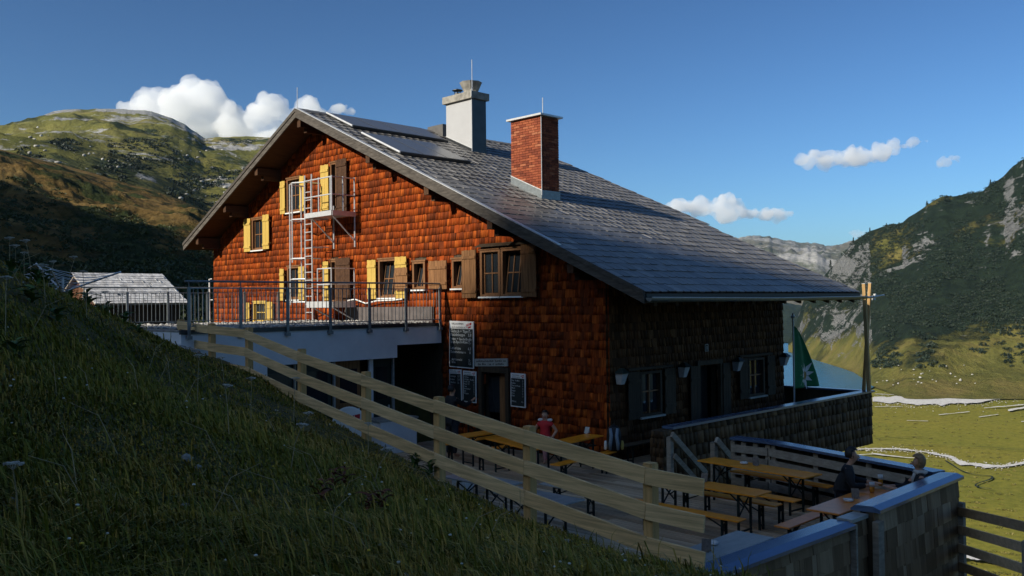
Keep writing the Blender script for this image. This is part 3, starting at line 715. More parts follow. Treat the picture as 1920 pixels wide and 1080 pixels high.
# gable door
mb = MB(); y0, y1, z1 = DOOR['y0'], DOOR['y1'], DOOR['z1']
for a, b_ in ((y0-.13, y0), (y1, y1+.13)): mb.box2((GXW-.05, a, -.02), (GXW+.12, b_, z1+.16))
mb.box2((GXW-.05, y0, z1), (GXW+.12, y1, z1+.16)); dr = mb.build('door', MT['darkwood'], hut, HUT0)
mb = MB(); mb.box2((GXW+.16, y0, 0), (GXW+.20, y0+(y1-y0)*.45, z1)); mb.build('door_leaf', MT['brownshut'], dr, HUT0)
mb = MB(); mb.box2((GXW+.22, y0+(y1-y0)*.47, .9), (GXW+.23, y1, 1.9)); mb.build('pane', MT['glass'], dr, HUT0)
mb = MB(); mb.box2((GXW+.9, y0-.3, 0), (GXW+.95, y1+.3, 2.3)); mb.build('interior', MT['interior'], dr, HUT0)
# eave-side windows and door
for d in SIDE:
    x0, x1, z0, z1 = d['x0'], d['x1'], d['z0'], d['z1']; y = EYW; f = .06
    mb = MB(); mb.box2((x0-.02, y-.05, z0), (x0+f, y+.09, z1)); mb.box2((x1-f, y-.05, z0), (x1+.02, y+.09, z1)); mb.box2((x0+f, y-.05, z1-f), (x1-f, y+.09, z1)); mb.box2((x0+f, y-.05, z0), (x1-f, y+.09, z0+f))
    wn = mb.build('window', MT['darkwood'], hut, HUT0)
    mb = MB(); xm = (x0+x1)/2; zm = z0+(z1-z0)*.55
    mb.box2((xm-.02, y+.02, z0+f), (xm+.02, y+.07, z1-f)); mb.box2((x0+f, y+.02, zm-.018), (xm-.021, y+.07, zm+.018)); mb.box2((xm+.021, y+.02, zm-.018), (x1-f, y+.07, zm+.018)); mb.build('sash', MT['frame'], wn, HUT0)
    mb = MB(); mb.box2((x0+f, y+.075, z0+f), (x1-f, y+.085, z1-f)); mb.build('pane', MT['glass'], wn, HUT0)
    mb = MB(); mb.box2((x0-.06, y-.12, z0-.05), (x1+.06, y+.05, z0-.004)); mb.build('sill', MT['greytable'], wn, HUT0)
    mb = MB(); mb.box2((x0-.5, y-.07, z1+.06), (x1+.5, y+.05, z1+.12)); mb.build('lintel', MT['darkwood'], wn, HUT0)
    for a, b_ in d['sh']:
        mb = MB(); nb_ = 3; wd = (b_-a)/nb_
        for q in range(nb_): mb.box2((a+q*wd+.002, y-.075, z0-.03), (a+(q+1)*wd-.002, y-.05, z1+.03))
        for zz_ in (z0+.2, z1-.2): mb.box2((a+.02, y-.1, zz_-.04), (b_-.02, y-.076, zz_+.04))
        mb.build('shutter', MT['darkwood'], wn, HUT0)
x0, x1, z1 = SDOOR['x0'], SDOOR['x1'], SDOOR['z1']
mb = MB()
for a, b_ in ((x0-.12, x0), (x1, x1+.12)): mb.box2((a, EYW-.05, 0), (b_, EYW+.12, z1+.12))
mb.box2((x0, EYW-.05, z1), (x1, EYW+.12, z1+.12)); dr = mb.build('door', MT['darkwood'], hut, HUT0)
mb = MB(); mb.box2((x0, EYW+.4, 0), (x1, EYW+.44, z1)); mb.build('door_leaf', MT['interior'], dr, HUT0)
for a, b_ in ((sx_px(1291), sx_px(1309)), (sx_px(1352), sx_px(1366))):
    mb = MB(); wd = (b_-a)/3
    for q in range(3): mb.box2((a+q*wd+.003, EYW-.08, .2), (a+(q+1)*wd-.003, EYW-.055, z1))
    for zz_ in (.5, 1.8): mb.box2((a+.02, EYW-.1, zz_-.05), (b_-.02, EYW-.081, zz_+.05))
    mb.build('shutter', MT['darkwood'], dr, HUT0)

# ---- roof
XV, XR, XR2, YN = 16.0, 27.02, 27.45, 17.2
mb = MB()
def rz2(y, d): return roof_z(y)-d
def roof_slab(xa, xb, ya, yb, d0=.05, d1=.24):
    mb.prism([(xa, ya, rz2(ya, d0)), (xa, yb, rz2(yb, d0)), (xa, yb, rz2(yb, d1)), (xa, ya, rz2(ya, d1))], (xb-xa, 0, 0))
roof_slab(XV+.03, XR, EV_S, YN); roof_slab(XV+.03, XR2, YN, RY); roof_slab(XV+.03, XR2, RY, EV_N)
roof = mb.build('roof', MT['soffit'], hut, HUT0)
mb = MB(); mb.prism([(XV, RY+.1, rz2(RY+.1, .045)), (XV, EV_N, rz2(EV_N, .045)), (XV, EV_N, rz2(EV_N, -.01)), (XV, RY+.1, rz2(RY+.1, -.01))], (XR2-XV, 0, 0)); mb.build('rear_slates', MT['slate'], roof, HUT0)
for (ya, yb, nm) in ((EV_S-.02, RY, 's'), (RY, EV_N+.02, 'n')):
    mb = MB()
    A_, B_ = (XV, ya, rz2(ya, 0)), (XV, yb, rz2(yb, 0))
    mb.prism([(XV-.03, ya, rz2(ya, .02)), (XV-.03, yb, rz2(yb, .02)), (XV-.03, yb, rz2(yb, .27)), (XV-.03, ya, rz2(ya, .27))], (.055, 0, 0)); mb.build('barge_board', MT['barge'], roof, HUT0)
    mb = MB(); mb.prism([(XV-.06, ya, rz2(ya, -.03)), (XV-.06, yb, rz2(yb, -.03)), (XV-.06, yb, rz2(yb, .085)), (XV-.06, ya, rz2(ya, .085))], (.028, 0, 0)); mb.build('verge_trim', MT['barge'], roof, HUT0)
mb = MB(); ya, yb = 14.5, RY; mb.prism([(XV-.01, ya, rz2(ya, -.055)), (XV-.01, yb, rz2(yb, -.055)), (XV-.01, yb, rz2(yb, -.03)), (XV-.01, ya, rz2(ya, -.03))], (.13, 0, 0)); mb.build('verge_flashing', MT['galv'], roof, HUT0)
mb = MB(); mb.prism([(XR2-.03, YN, rz2(YN, .27)), (XR2-.03, RY, rz2(RY, .27)), (XR2-.03, RY, rz2(RY, .05)), (XR2-.03, YN, rz2(YN, .05))], (.05, 0, 0)); mb.prism([(XR-.03, EV_S, rz2(EV_S, .27)), (XR-.03, YN, rz2(YN, .27)), (XR-.03, YN, rz2(YN, .05)), (XR-.03, EV_S, rz2(EV_S, .05))], (.05, 0, 0)); mb.build('barge_board', MT['barge'], roof, HUT0)
mb = MB(); mb.box2((XV+.05, EV_S-.035, rz2(EV_S, .26)), (XR-.05, EV_S-.003, rz2(EV_S, .06))); mb.build('eave_board', MT['black'], roof, HUT0)
for y in (14.2, 17.0, 19.6, 22.4, 26.31, 29.2, 31.6, 33.9):
    mb = MB(); zt = rz2(y, .245)-.02*abs(1 if y != RY else 4); mb.box2((XV+.10, y-.10, zt-.26), (GXW+.05, y+.10, zt)); mb.box2((XV+.35, y-.08, zt-.42), (GXW+.05, y+.08, zt-.261)); mb.build('purlin', MT['soffit'], roof, HUT0)
for x in np.arange(XV+.5, XR, .85):
    mb = MB(); mb.prism([(x-.06, EV_S+.05, rz2(EV_S+.05, .242)), (x-.06, EYW+.06, rz2(EYW+.06, .242)), (x-.06, EYW+.06, rz2(EYW+.06, .40)), (x-.06, EV_S+.05, rz2(EV_S+.05, .36))], (.12, 0, 0)); mb.build('rafter', MT['soffit'], roof, HUT0)
# gutter: half-round channel and its end cap
mb = MB(); n = 9; ring = [(.085*math.cos(math.pi+math.pi*q/n), .085*math.sin(math.pi+math.pi*q/n)) for q in range(n+1)]
xs = np.linspace(XV+.02, XR+.1, 24); gz = 4.03
for q, x in enumerate(xs):
    sag = -.03*math.sin(math.pi*q/23)
    for a, c in ring: mb.v.append((x, EV_S-.12+a, gz+c+sag))
for q in range(len(xs)-1):
    for jn in range(n): mb.f.append((q*(n+1)+jn, q*(n+1)+jn+1, (q+1)*(n+1)+jn+1, (q+1)*(n+1)+jn)); mb.mi.append(0)
mb.f.append(tuple(range(n+1))); mb.mi.append(0)
mb.build('gutter', MT['railing'], roof, HUT0)
mb = MB(); mb.tube([(XV+.02, EV_S-.21, gz+.005), ((XV+XR)/2, EV_S-.21, gz-.03), (XR+.1, EV_S-.21, gz)], .011, 6); mb.build('gutter_lip', MT['galv'], roof, HUT0)
# ridge caps
mb = MB(); 
for x in np.arange(XV+.05, XR2-.3, .42): mb.prism([(x, RY-.16, rz2(RY-.16, -.02)), (x, RY, RZ+.055), (x, RY+.16, rz2(RY+.16, -.02)), (x, RY, RZ-.01)], (.44, 0, .012))
mb.build('ridge_cap', MT['slate'], roof, HUT0)
mb = MB(); mb.tube([(XV+.05, RY, RZ), (XV+.05, RY, RZ+.75)], .012, 6); mb.build('lightning_rod', MT['galv'], roof, HUT0)

# slates: rounded lower right corner, laid in courses up the slope
SLw, SLe = .305, .44
_sv = [(0, 0), (.72, 0), (.88, .06), (.97, .18), (1, .34), (1, 1), (0, 1)]
SV = np.array([(a, 0, c) for a, c in _sv]+[(a, 1, c) for a, c in _sv], float)
SV[:7, 1] = 0; SV[7:, 1] = np.array([1, 1, 1, 1, 1, .35, .35])
def slate_mesh():
    n = 7; F = [tuple(range(n-1, -1, -1)), tuple(range(n, 2*n))]+[(q, (q+1) % n, n+(q+1) % n, n+q) for q in range(n)]
    F = [tuple(reversed(f)) for f in F]
    me = bpy.data.meshes.new('slate'); me.from_pydata(SV.tolist(), [], F); me.materials.append(MT['slate']); me.update(); return me
upv = np.array((0, 1, SLS)); upv /= np.linalg.norm(upv); nrm = np.array((0, -SLS, 1.0)); nrm /= np.linalg.norm(nrm)
Ls = math.hypot(RY-EV_S, RZ-roof_z(EV_S)); FR = []; r_ = np.random.default_rng(8)
CH = [(19.74, 20.68, 18.52, 19.95), (21.70, 22.48, 23.78, 25.3)]
v = -.05; row = 0
while v < Ls-.1:
    y = EV_S+upv[1]*v; xr = XR if y < YN else XR2
    x = XV+.0-(.5*SLw if row % 2 else 0)
    while x < xr-.06:
        a = max(x, XV-.02); w_ = min(x+SLw, xr+.02)-a
        inside = any(c[0] < a+w_/2 < c[1] and c[2] < y+.12 < c[3] for c in CH)
        if w_ > .05 and not inside:
            M = np.eye(4); tl = r_.normal(0, .012); ly = r_.normal(0, .004)
            u2 = upv+nrm*(-.012+ly*.4); T = np.array((1, 0, 0.))+nrm*tl
            ln = min(SLe*1.4, Ls-v+.02)
            M[:3, 0] = T*(w_-.004); M[:3, 1] = nrm*.022*r_.uniform(.8, 1.4); M[:3, 2] = u2*ln
            M[:3, 3] = np.array((a, EV_S, roof_z(EV_S)))+upv*(v+r_.normal(0, .005))+nrm*(-.008)
            FR.append(M)
        x += SLw
    v += SLe; row += 1
n = 7; quads = [(q, (q+1) % n, n+(q+1) % n, n+q) for q in range(n)]
SFq = np.array([tuple(reversed(f)) for f in quads]+[(7, 8, 9, 10), (7, 10, 11, 12), (7, 12, 13, 13)])
SFt = np.array([f for q in quads for f in ((q[3], q[2], q[1]), (q[3], q[1], q[0]))]+[(7, 7+a, 8+a) for a in range(1, 6)])
SFt = SFt.copy(); SFt[-5:] = SFt[-5:]
place_pieces(FR, slate_mesh(), 'slate', roof, HUT0, SV, SFt, MT['slate'], 300, 'slates')

# ---- chimneys
def rod(par, x, y, z0, h):
    mb = MB(); mb.tube([(x, y, z0), (x, y, z0+h)], .014, 6); mb.build('lightning_rod', MT['galv'], par, HUT0)
bx0, bx1, by0, by1 = 19.79, 20.60, 18.58, 19.88; bzt = 9.66
mb = MB(); mb.box2((bx0+.022, by0+.022, 6.4), (bx1-.022, by1-.022, bzt)); ch = mb.build('chimney', MT['mortar'], hut, HUT0); tag(ch, 'red brick chimney with flat metal cap')
bm = MB(); bm.box((0, 0, 0), (1, 1, 1)); brick_me = bm.build('brick_proto', MT['brick']); bme = brick_me.data; bme.name = 'brick'; bpy.data.objects.remove(brick_me)
h = .076; z = 7.05; row = 0
def brick(cx, cy, cz, dx, dy, dz):
    o = bpy.data.objects.new('brick', bme); col.objects.link(o); o.parent = ch
    o.location = (cx-HUT0[0], cy-HUT0[1], cz-HUT0[2]); o.scale = (dx, dy, dz)
while z+h < bzt+.001:
    off = .0 if row % 2 == 0 else .13
    y = by0-off
    while y < by1-.02:
        a, b_ = max(y, by0), min(y+.26, by1)
        if b_-a > .04 and z+h > roof_z(b_)-.06: brick(bx0+.05, (a+b_)/2, z+h/2, .1+random.uniform(-.006, .006), b_-a-.012, h-.011)
        y += .26
    x = bx0+.101-(.13-off)
    while x < bx1-.02:
        a, b_ = max(x, bx0+.106), min(x+.26, bx1)
        if b_-a > .04 and z+h > roof_z(by0)-.06: brick((a+b_)/2, by0+.05, z+h/2, b_-a-.012, .1+random.uniform(-.006, .006), h-.011)
        x += .26
    z += h; row += 1
mb = MB(); mb.box2((bx0-.10, by0-.10, bzt+.002), (bx1+.10, by1+.10, bzt+.06)); mb.build('chimney_cap', MT['galv'], ch, HUT0)
def apron(x0, x1, y0, y1, hgt, mat, par):
    mb = MB()
    for xa in (x0-.02, x1+.005): mb.prism([(xa, y0-.02, roof_z(y0)-.05), (xa, y1, roof_z(y1)-.05), (xa, y1, roof_z(y1)+hgt), (xa, y0-.02, roof_z(y0)+hgt)], (.015, 0, 0))
    mb.box2((x0-.018, y0-.025, roof_z(y0)-.05), (x1+.018, y0-.005, roof_z(y0)+hgt+.02)); mb.build('flashing', mat, par, HUT0)
    mb = MB(); mb.prism([(x0-.03, y0-.03, roof_z(y0)+hgt-.002), (x0-.03, y1, roof_z(y1)+hgt), (x0-.03, y1, roof_z(y1)+hgt+.025), (x0-.03, y0-.03, roof_z(y0)+hgt+.025)], (.03, 0, 0)); mb.build('flashing_edge', MT['galv'], par, HUT0)
apron(bx0, bx1, by0, by1, .24, MT['railing'], ch)
mb = MB(); mb.tube([(bx0-.015, by0-.03, roof_z(by0)+.1), (bx0-.015, by0-.03, bzt), (bx0+.0, by0-.11, bzt+.02), (bx0+.02, by0+.1, bzt+.08)], .012, 6); mb.build('lightning_wire', MT['galv'], ch, HUT0)
rod(ch, bx0+.12, by0+.02, bzt+.06, .5)
wx0, wx1, wy0, wy1, wzt = 21.74, 22.44, 23.84, 25.25, 11.38
mb = MB(); mb.box2((wx0, wy0, 9.0), (wx1, wy1, wzt)); wc = mb.build('chimney', MT['whiteplate'], hut, HUT0); tag(wc, 'white sheet-clad chimney with concrete crown and cowl')
mb = MB(); mb.box2((wx0-.10, wy0-.10, wzt+.002), (wx1+.10, wy1+.10, wzt+.26)); mb.build('chimney_crown', MT['concrete'], wc, HUT0)
mb = MB(); mb.box2((wx0-.004, wy0-.014, 9.0), (wx1+.004, wy0-.002, wzt-.002)); mb.build('side_sheet', MT['sheet'], wc, HUT0)
mb = MB(); cz = wzt+.262; mb.lathe([(.26, 0), (.27, .12), (.40, .40), (.42, .44), (.36, .44), (.24, .15)], (wx0+.36, wy0+.42, cz), 8); mb.build('cowl', MT['concrete'], wc, HUT0)
mb = MB(); mb.lathe([(.11, 0), (.11, .16)], (wx0+.3, wy0+1.1, cz), 10)
for q in range(4): mb.box((wx0+.3+.1*math.cos(q*1.57+.78), wy0+1.1+.1*math.sin(q*1.57+.78), cz+.2), (.025, .025, .1))
mb.lathe([(.20, .25), (.20, .27), (.02, .33)], (wx0+.3, wy0+1.1, cz), 10); mb.build('vent_pot', MT['sheet'], wc, HUT0)
apron(wx0, wx1, wy0, wy1, .1, MT['sheet'], wc)
mb = MB(); mb.tube([(wx0-.02, wy0-.03, roof_z(wy0)), (wx0-.02, wy0-.03, wzt), (wx0-.11, wy0-.11, wzt+.05), (wx0-.11, wy0-.11, wzt+.3), (wx0+.02, wy0-.02, wzt+.4)], .012, 6); mb.build('lightning_wire', MT['galv'], wc, HUT0)
rod(wc, wx0+.02, wy0-.02, wzt+.26, 1.15)
mb = MB(); mb.box2((21.95, 25.7, roof_z(25.7)-.1), (22.9, 26.6, RZ+.22)); mb.build('ridge_vent', MT['slate'], roof, HUT0)

# ---- solar collectors on the roof
def solar(label, corners_px, seams):
    y0, y1, x0, x1 = corners_px
    base = (x0, y0, roof_z(y0))
    t_ = thing('solar_panel', label, 'solar panel', base, 0, 'solar collectors on the roof')
    def pt(x, y, hgt): return np.array((x, y, roof_z(y)))+nrm*hgt
    mb = MB(); mb.prism([pt(x0, y0, .03), pt(x1, y0, .03), pt(x1, y1, .03), pt(x0, y1, .03)], tuple(nrm*.075)); mb.build('frame', MT['sheet'], t_, base)
    n = seams
    for q in range(n):
        a = x0+.04+(x1-x0-.04)*q/n; b_ = x0+(x1-x0)*(q+1)/n-.04
        mb = MB(); mb.prism([pt(a, y0+.05, .107), pt(b_, y0+.05, .107), pt(b_, y1-.05, .107), pt(a, y1-.05, .107)], tuple(nrm*.006)); mb.build('pane', MT['solar'], t_, base)
    mb = MB(); mb.tube([pt(x0-.02, y0, .09), pt(x0-.02, y1, .09)], .035, 8); mb.build('side_rail', MT['galv'], t_, base)
solar('upper row of dark solar panels just below the roof ridge', (24.62, 26.15, 17.1, 21.25), 4)
solar('lower row of dark solar panels nearer the gable edge', (21.75, 23.75, 16.85, 19.75), 3)

# ---- balcony on the valley side: shingled outer wall and cap
BY, BX1, BT, BB = 12.08, 28.0, 1.03, -.62
mb = MB(); mb.box2((17.15, BY, BB), (BX1, BY+.12, BT-.04)); mb.box2((BX1-.12, BY+.121, BB), (BX1, 16.5, BT-.04)); bal = mb.build('balcony_wall', MT['darkwood'], hut, HUT0)
mb = MB(); mb.box2((17.0, BY+.13, -.06), (BX1-.13, EYW+.05, 0.02)); mb.box2((XE+.01, EYW+.051, -.06), (BX1-.13, 16.4, .02)); mb.build('balcony_floor', MT['deck'], hut, HUT0)
mb = MB(); mb.box2((17.1, BY-.09, BT-.038), (BX1+.09, BY+.22, BT+.02)); mb.box2((BX1-.22, BY+.221, BT-.038), (BX1+.09, 16.6, BT+.02)); mb.build('balcony_cap', MT['bluecap'], hut, HUT0)
LB = gen_shingles(17.1, BX1+.02, BB, BT-.06, .29, .12, .28, lambda a, b_, v: True, seed=6)
LB = [(u, v, w_, min(l, BT-.04-v), th) for u, v, w_, l, th in LB if BT-.05-v > .06]
FB = shingle_frames(LB, (0, BY, 0), (1, 0, 0), (0, -1, 0), .034)
place_pieces(FB, None, 'shingle', bal, HUT0, _WV, _WF, MT['shingle_dark'], 0, 'shingles')
LB2 = gen_shingles(0, 4.4, BB, BT-.06, .29, .12, .28, lambda a, b_, v: True, seed=7)
FB2 = shingle_frames([(u, v, w_, min(l, BT-.04-v), th) for u, v, w_, l, th in LB2 if BT-.05-v > .06], (BX1, BY, 0), (0, 1, 0), (1, 0, 0), .034)
place_pieces(FB2, None, 'shingle', bal, HUT0, _WV, _WF, MT['shingle_dark'], 0, 'shingles')
mb = MB(); mb.box2((16.75, BY-.02, -.05), (17.14, BY+.3, .98)); pil = mb.build('pillar', MT['darkwood'], hut, HUT0)
LP = gen_shingles(16.74, 17.15, -.04, .95, .215, .09, .16, lambda a, b_, v: True, seed=9)
FP = shingle_frames([(u, v, w_, min(l, .97-v), th) for u, v, w_, l, th in LP], (0, BY-.02, 0), (1, 0, 0), (0, -1, 0), .03)
FP += shingle_frames([(u-16.74, v, w_*.75, min(l, .97-v), th) for u, v, w_, l, th in LP], (16.75, BY+.3, 0), (0, -1, 0), (-1, 0, 0), .03)
place_pieces(FP, None, 'shingle', pil, HUT0, _WV, _WF, MT['shingle_dark'], 0, 'shingles')
# ================================================================== DECK, ANNEX, FENCES
# ---- wooden deck, plank by plank
mb = MB(); mb.prism([(9.0, 5.6, -.2), (15.3, 5.6, -.2), (16.3, 9.6, -.2), (16.3, 10.25, -.2), (16.3, 12.2, -.2), (16.95, 12.2, -.2), (16.95, 19.98, -.2), (9.0, 19.98, -.2)], (0, 0, .12))
deck = tag(mb.build('deck', MT['black']), kind='structure')
bm = MB(); bm.box((0, 0, 0), (1, 1, 1)); _o = bm.build('plank_proto', MT['deck']); plank_me = _o.data; plank_me.name = 'plank'; bpy.data.objects.remove(_o)
r_ = np.random.default_rng(31)
x = 9.02; q = 0
while x < 16.9:
    xc = x+.0725
    ya = 5.55; yb = 19.96
    if xc > 15.35: ya = 5.5+(xc-15.35)*3.6
    if xc > 16.35: ya = 12.1
    cuts = [ya]+[c for c in (8.2+2.1*(q % 3), 13.4+1.7*(q % 2)) if ya+.5 < c < yb-.5]+[yb]
    for a, b_ in zip(cuts[:-1], cuts[1:]):
        o = bpy.data.objects.new('plank', plank_me); col.objects.link(o); o.parent = deck
        o.location = (xc, (a+b_)/2, -.02+r_.uniform(-.003, .003)); o.scale = (.121, b_-a-.012, .04)
        o.rotation_euler = (0, r_.uniform(-.008, .008), r_.uniform(-.0008, .0008))
    x += .145; q += 1

# ---- annex under the roof terrace
A0 = (13.0, 20.0, 0.0)
ann = thing('annex', 'grey plastered annex with a flat gravel roof terrace beside the gable', 'annex', A0)
mb = MB(); mb.box2((9.1, 20.0, 2.45), (15.33, 20.3, 3.34)); mb.box2((15.331, 20.0, 2.80), (16.95, 20.3, 3.34)); mb.box2((9.1, 20.0, -.7), (11.3, 20.3, 2.449)); mb.box2((9.1, 20.301, 1.5), (9.4, 27.4, 3.34)); mb.build('wall', MT['plaster'], ann, A0)
mb = MB(); mb.box2((9.1, 20.02, 3.341), (16.95, 27.4, 3.38)); mb.build('roof_slab', MT['concrete'], ann, A0)
mb = MB(); mb.box2((9.05, 19.955, 3.30), (16.95, 20.0-.003, 3.40)); mb.build('roof_edge', MT['sheet'], ann, A0)
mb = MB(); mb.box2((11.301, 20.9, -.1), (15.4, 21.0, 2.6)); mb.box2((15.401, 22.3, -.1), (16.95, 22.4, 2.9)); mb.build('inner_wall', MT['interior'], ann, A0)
for xa, xb, mm in ((11.35, 12.2, 'darkgreen'), (12.26, 13.36, 'darkgreen'), (13.52, 14.30, 'brownshut'), (14.70, 15.32, 'darkgreen')):
    mb = MB(); mb.box2((xa, 20.32, .0), (xb, 20.37, 2.44)); 
    d_ = mb.build('door', MT[mm], ann, A0)
    mb = MB(); mb.box2((xa+.12, 20.30, 1.3), (xb-.12, 20.319, 2.2)); mb.build('pane', MT['glass'], d_, A0)
    mb = MB(); mb.box2((xb-.1, 20.27, 1.0), (xb-.06, 20.299, 1.12)); mb.build('handle', MT['galv'], d_, A0)
for xa, wd in ((13.40, .05), (14.55, .13), (15.36, .05), (12.21, .04)):
    mb = MB(); mb.box2((xa, 20.24, 0), (xa+wd, 20.315, 2.45)); mb.build('door_frame', MT['plaster'] if wd > .1 else MT['greytable'], ann, A0)
r_ = np.random.default_rng(41); V = []; F = []
ico = [(0, 0, 1), (.89, 0, .45), (.28, .85, .45), (-.72, .53, .45), (-.72, -.53, .45), (.28, -.85, .45), (.72, .53, -.45), (-.28, .85, -.45), (-.89, 0, -.45), (-.28, -.85, -.45), (.72, -.53, -.45), (0, 0, -1)]
icf = [(0, 1, 2), (0, 2, 3), (0, 3, 4), (0, 4, 5), (0, 5, 1), (1, 6, 2), (2, 7, 3), (3, 8, 4), (4, 9, 5), (5, 10, 1), (6, 7, 2), (7, 8, 3), (8, 9, 4), (9, 10, 5), (10, 6, 1), (11, 7, 6), (11, 8, 7), (11, 9, 8), (11, 10, 9), (11, 6, 10)]
ICO = np.array(ico, float); ICF = np.array(icf)
def pebbles(name, mat, pts, smin, smax, seed=1):
    r = np.random.default_rng(seed); V = []; F = []
    for i, p_ in enumerate(pts):
        s_ = r.uniform(smin, smax)*np.array((r.uniform(.7, 1.4), r.uniform(.7, 1.4), r.uniform(.45, .9))); a = r.uniform(0, 6.28)
        q = ICO*(1+r.uniform(-.2, .2, (12, 1)))*s_; c, s2 = math.cos(a), math.sin(a)
        q = np.stack([q[:, 0]*c-q[:, 1]*s2, q[:, 0]*s2+q[:, 1]*c, q[:, 2]], 1)+p_
        V.append(q); F.append(ICF+12*i)
    n = len(pts)
    return tag(np_mesh(name, np.concatenate(V), np.concatenate(F), mat, False, {'rnd': ('FACE', 'FLOAT', np.repeat(r.random(n), 20))}), kind='stuff')
MT['pebble'] = m_wood('pale_stone', [(0, (.22, .21, .19)), (.5, (.40, .385, .35)), (1, (.58, .56, .52))], stretch=(8, 8, 8), rndmix=.7, streak=.3, rough=.95)
P_ = [(r_.uniform(9.5, 16.85), 20.35+6.8*r_.random()**1.6, 3.40) for _ in range(2600)]
tag(pebbles('gravel', MT['pebble'], P_, .03, .075, 2), 'pale pebbles covering the flat roof terrace', 'gravel')
# rubble bank at the end of the rail fence
P_ = []
for _ in range(900):
    x_, y_ = r_.uniform(7.6, 9.35), r_.uniform(19.6, 23.5)
    P_.append((x_, y_, float(ground_z(x_, y_))+.02))
tag(pebbles('rubble', MT['pebble'], P_, .05, .14, 3), 'pale rubble on the bank beside the terrace', 'rubble')
# grey plinth band where the terrace meets the gable
mb = MB(); mb.box2((GXW-.06, 20.4, 3.39), (GXW-.003, 24.9, 3.86)); mb.build('plinth', MT['plinth'], hut, HUT0)
mb = MB(); mb.tube([(16.9, 24.85, 3.7), (16.85, 24.6, 4.08), (16.85, 24.2, 4.12), (16.85, 23.6, 3.98), (16.85, 23.0, 4.06), (16.85, 22.2, 4.07), (16.85, 21.7, 4.1)], .022, 6)
tag(mb.build('hose', MT['white']), 'white hose looped along the gable wall above the terrace', 'hose')

# ---- terrace railings
def railing(label, pts_x, y, x0, x1, feet=True):
    base = (x0, y, 3.38); t_ = thing('railing', label, 'railing', base, 0, 'steel railings of the roof terrace')
    for x in pts_x:
        mb = MB(); mb.box2((x-.03, y-.03, 3.2 if feet else 3.39), (x+.03, y+.03, 4.40))
        if feet: mb.box2((x-.06, y-.05, 3.18), (x+.06, y+.06, 3.26)); mb.box2((x-.03, y+.031, 3.2), (x+.03, y+.1, 3.28))
        mb.tube([(x, y, 4.39), (x, y, 4.52)], .012, 6)
        mb.build('post', MT['railing'], t_, base)
    mb = MB(); mb.tube([(x0-.1, y, 4.53), (x1+.05, y, 4.53)], .024, 8); mb.build('handrail', MT['railing'], t_, base)
    for z in (4.37, 3.49): mb = MB(); mb.box2((x0, y-.018, z-.012), (x1, y+.018, z+.012)); mb.build('rail', MT['railing'], t_, base)
    bmb = MB(); bmb.box((0, 0, 0), (.013, .013, .86)); b0 = bmb.build('baluster', MT['railing'], t_)
    b0.location = (.11, 0, .55); x = x0+.22
    while x < x1-.05:
        if min(abs(x-p_) for p_ in pts_x) > .05:
            b1 = b0.copy(); col.objects.link(b1); b1.location = (x-x0, 0, .55)
        x += .125
railing('grey steel railing along the front edge of the terrace', (9.26, 10.56, 11.84, 13.1, 14.35, 15.6, 16.85), 19.93, 9.26, 16.85)
railing('grey steel railing along the far edge of the terrace, running left behind the bank', (9.4, 10.64, 11.88, 13.18, 14.45, 15.7), 27.0, 9.4, 16.6, False)
mb = MB(); mb.tube([(16.9, 34.45, 3.3), (16.9, 34.5, 5.05), (16.9, 34.25, 5.05)], .03, 8); mb.tube([(16.9, 34.5, 4.2), (17.0, 34.3, 4.2)], .02, 6)
mb.build('wall_pipe', MT['white'], hut, HUT0)

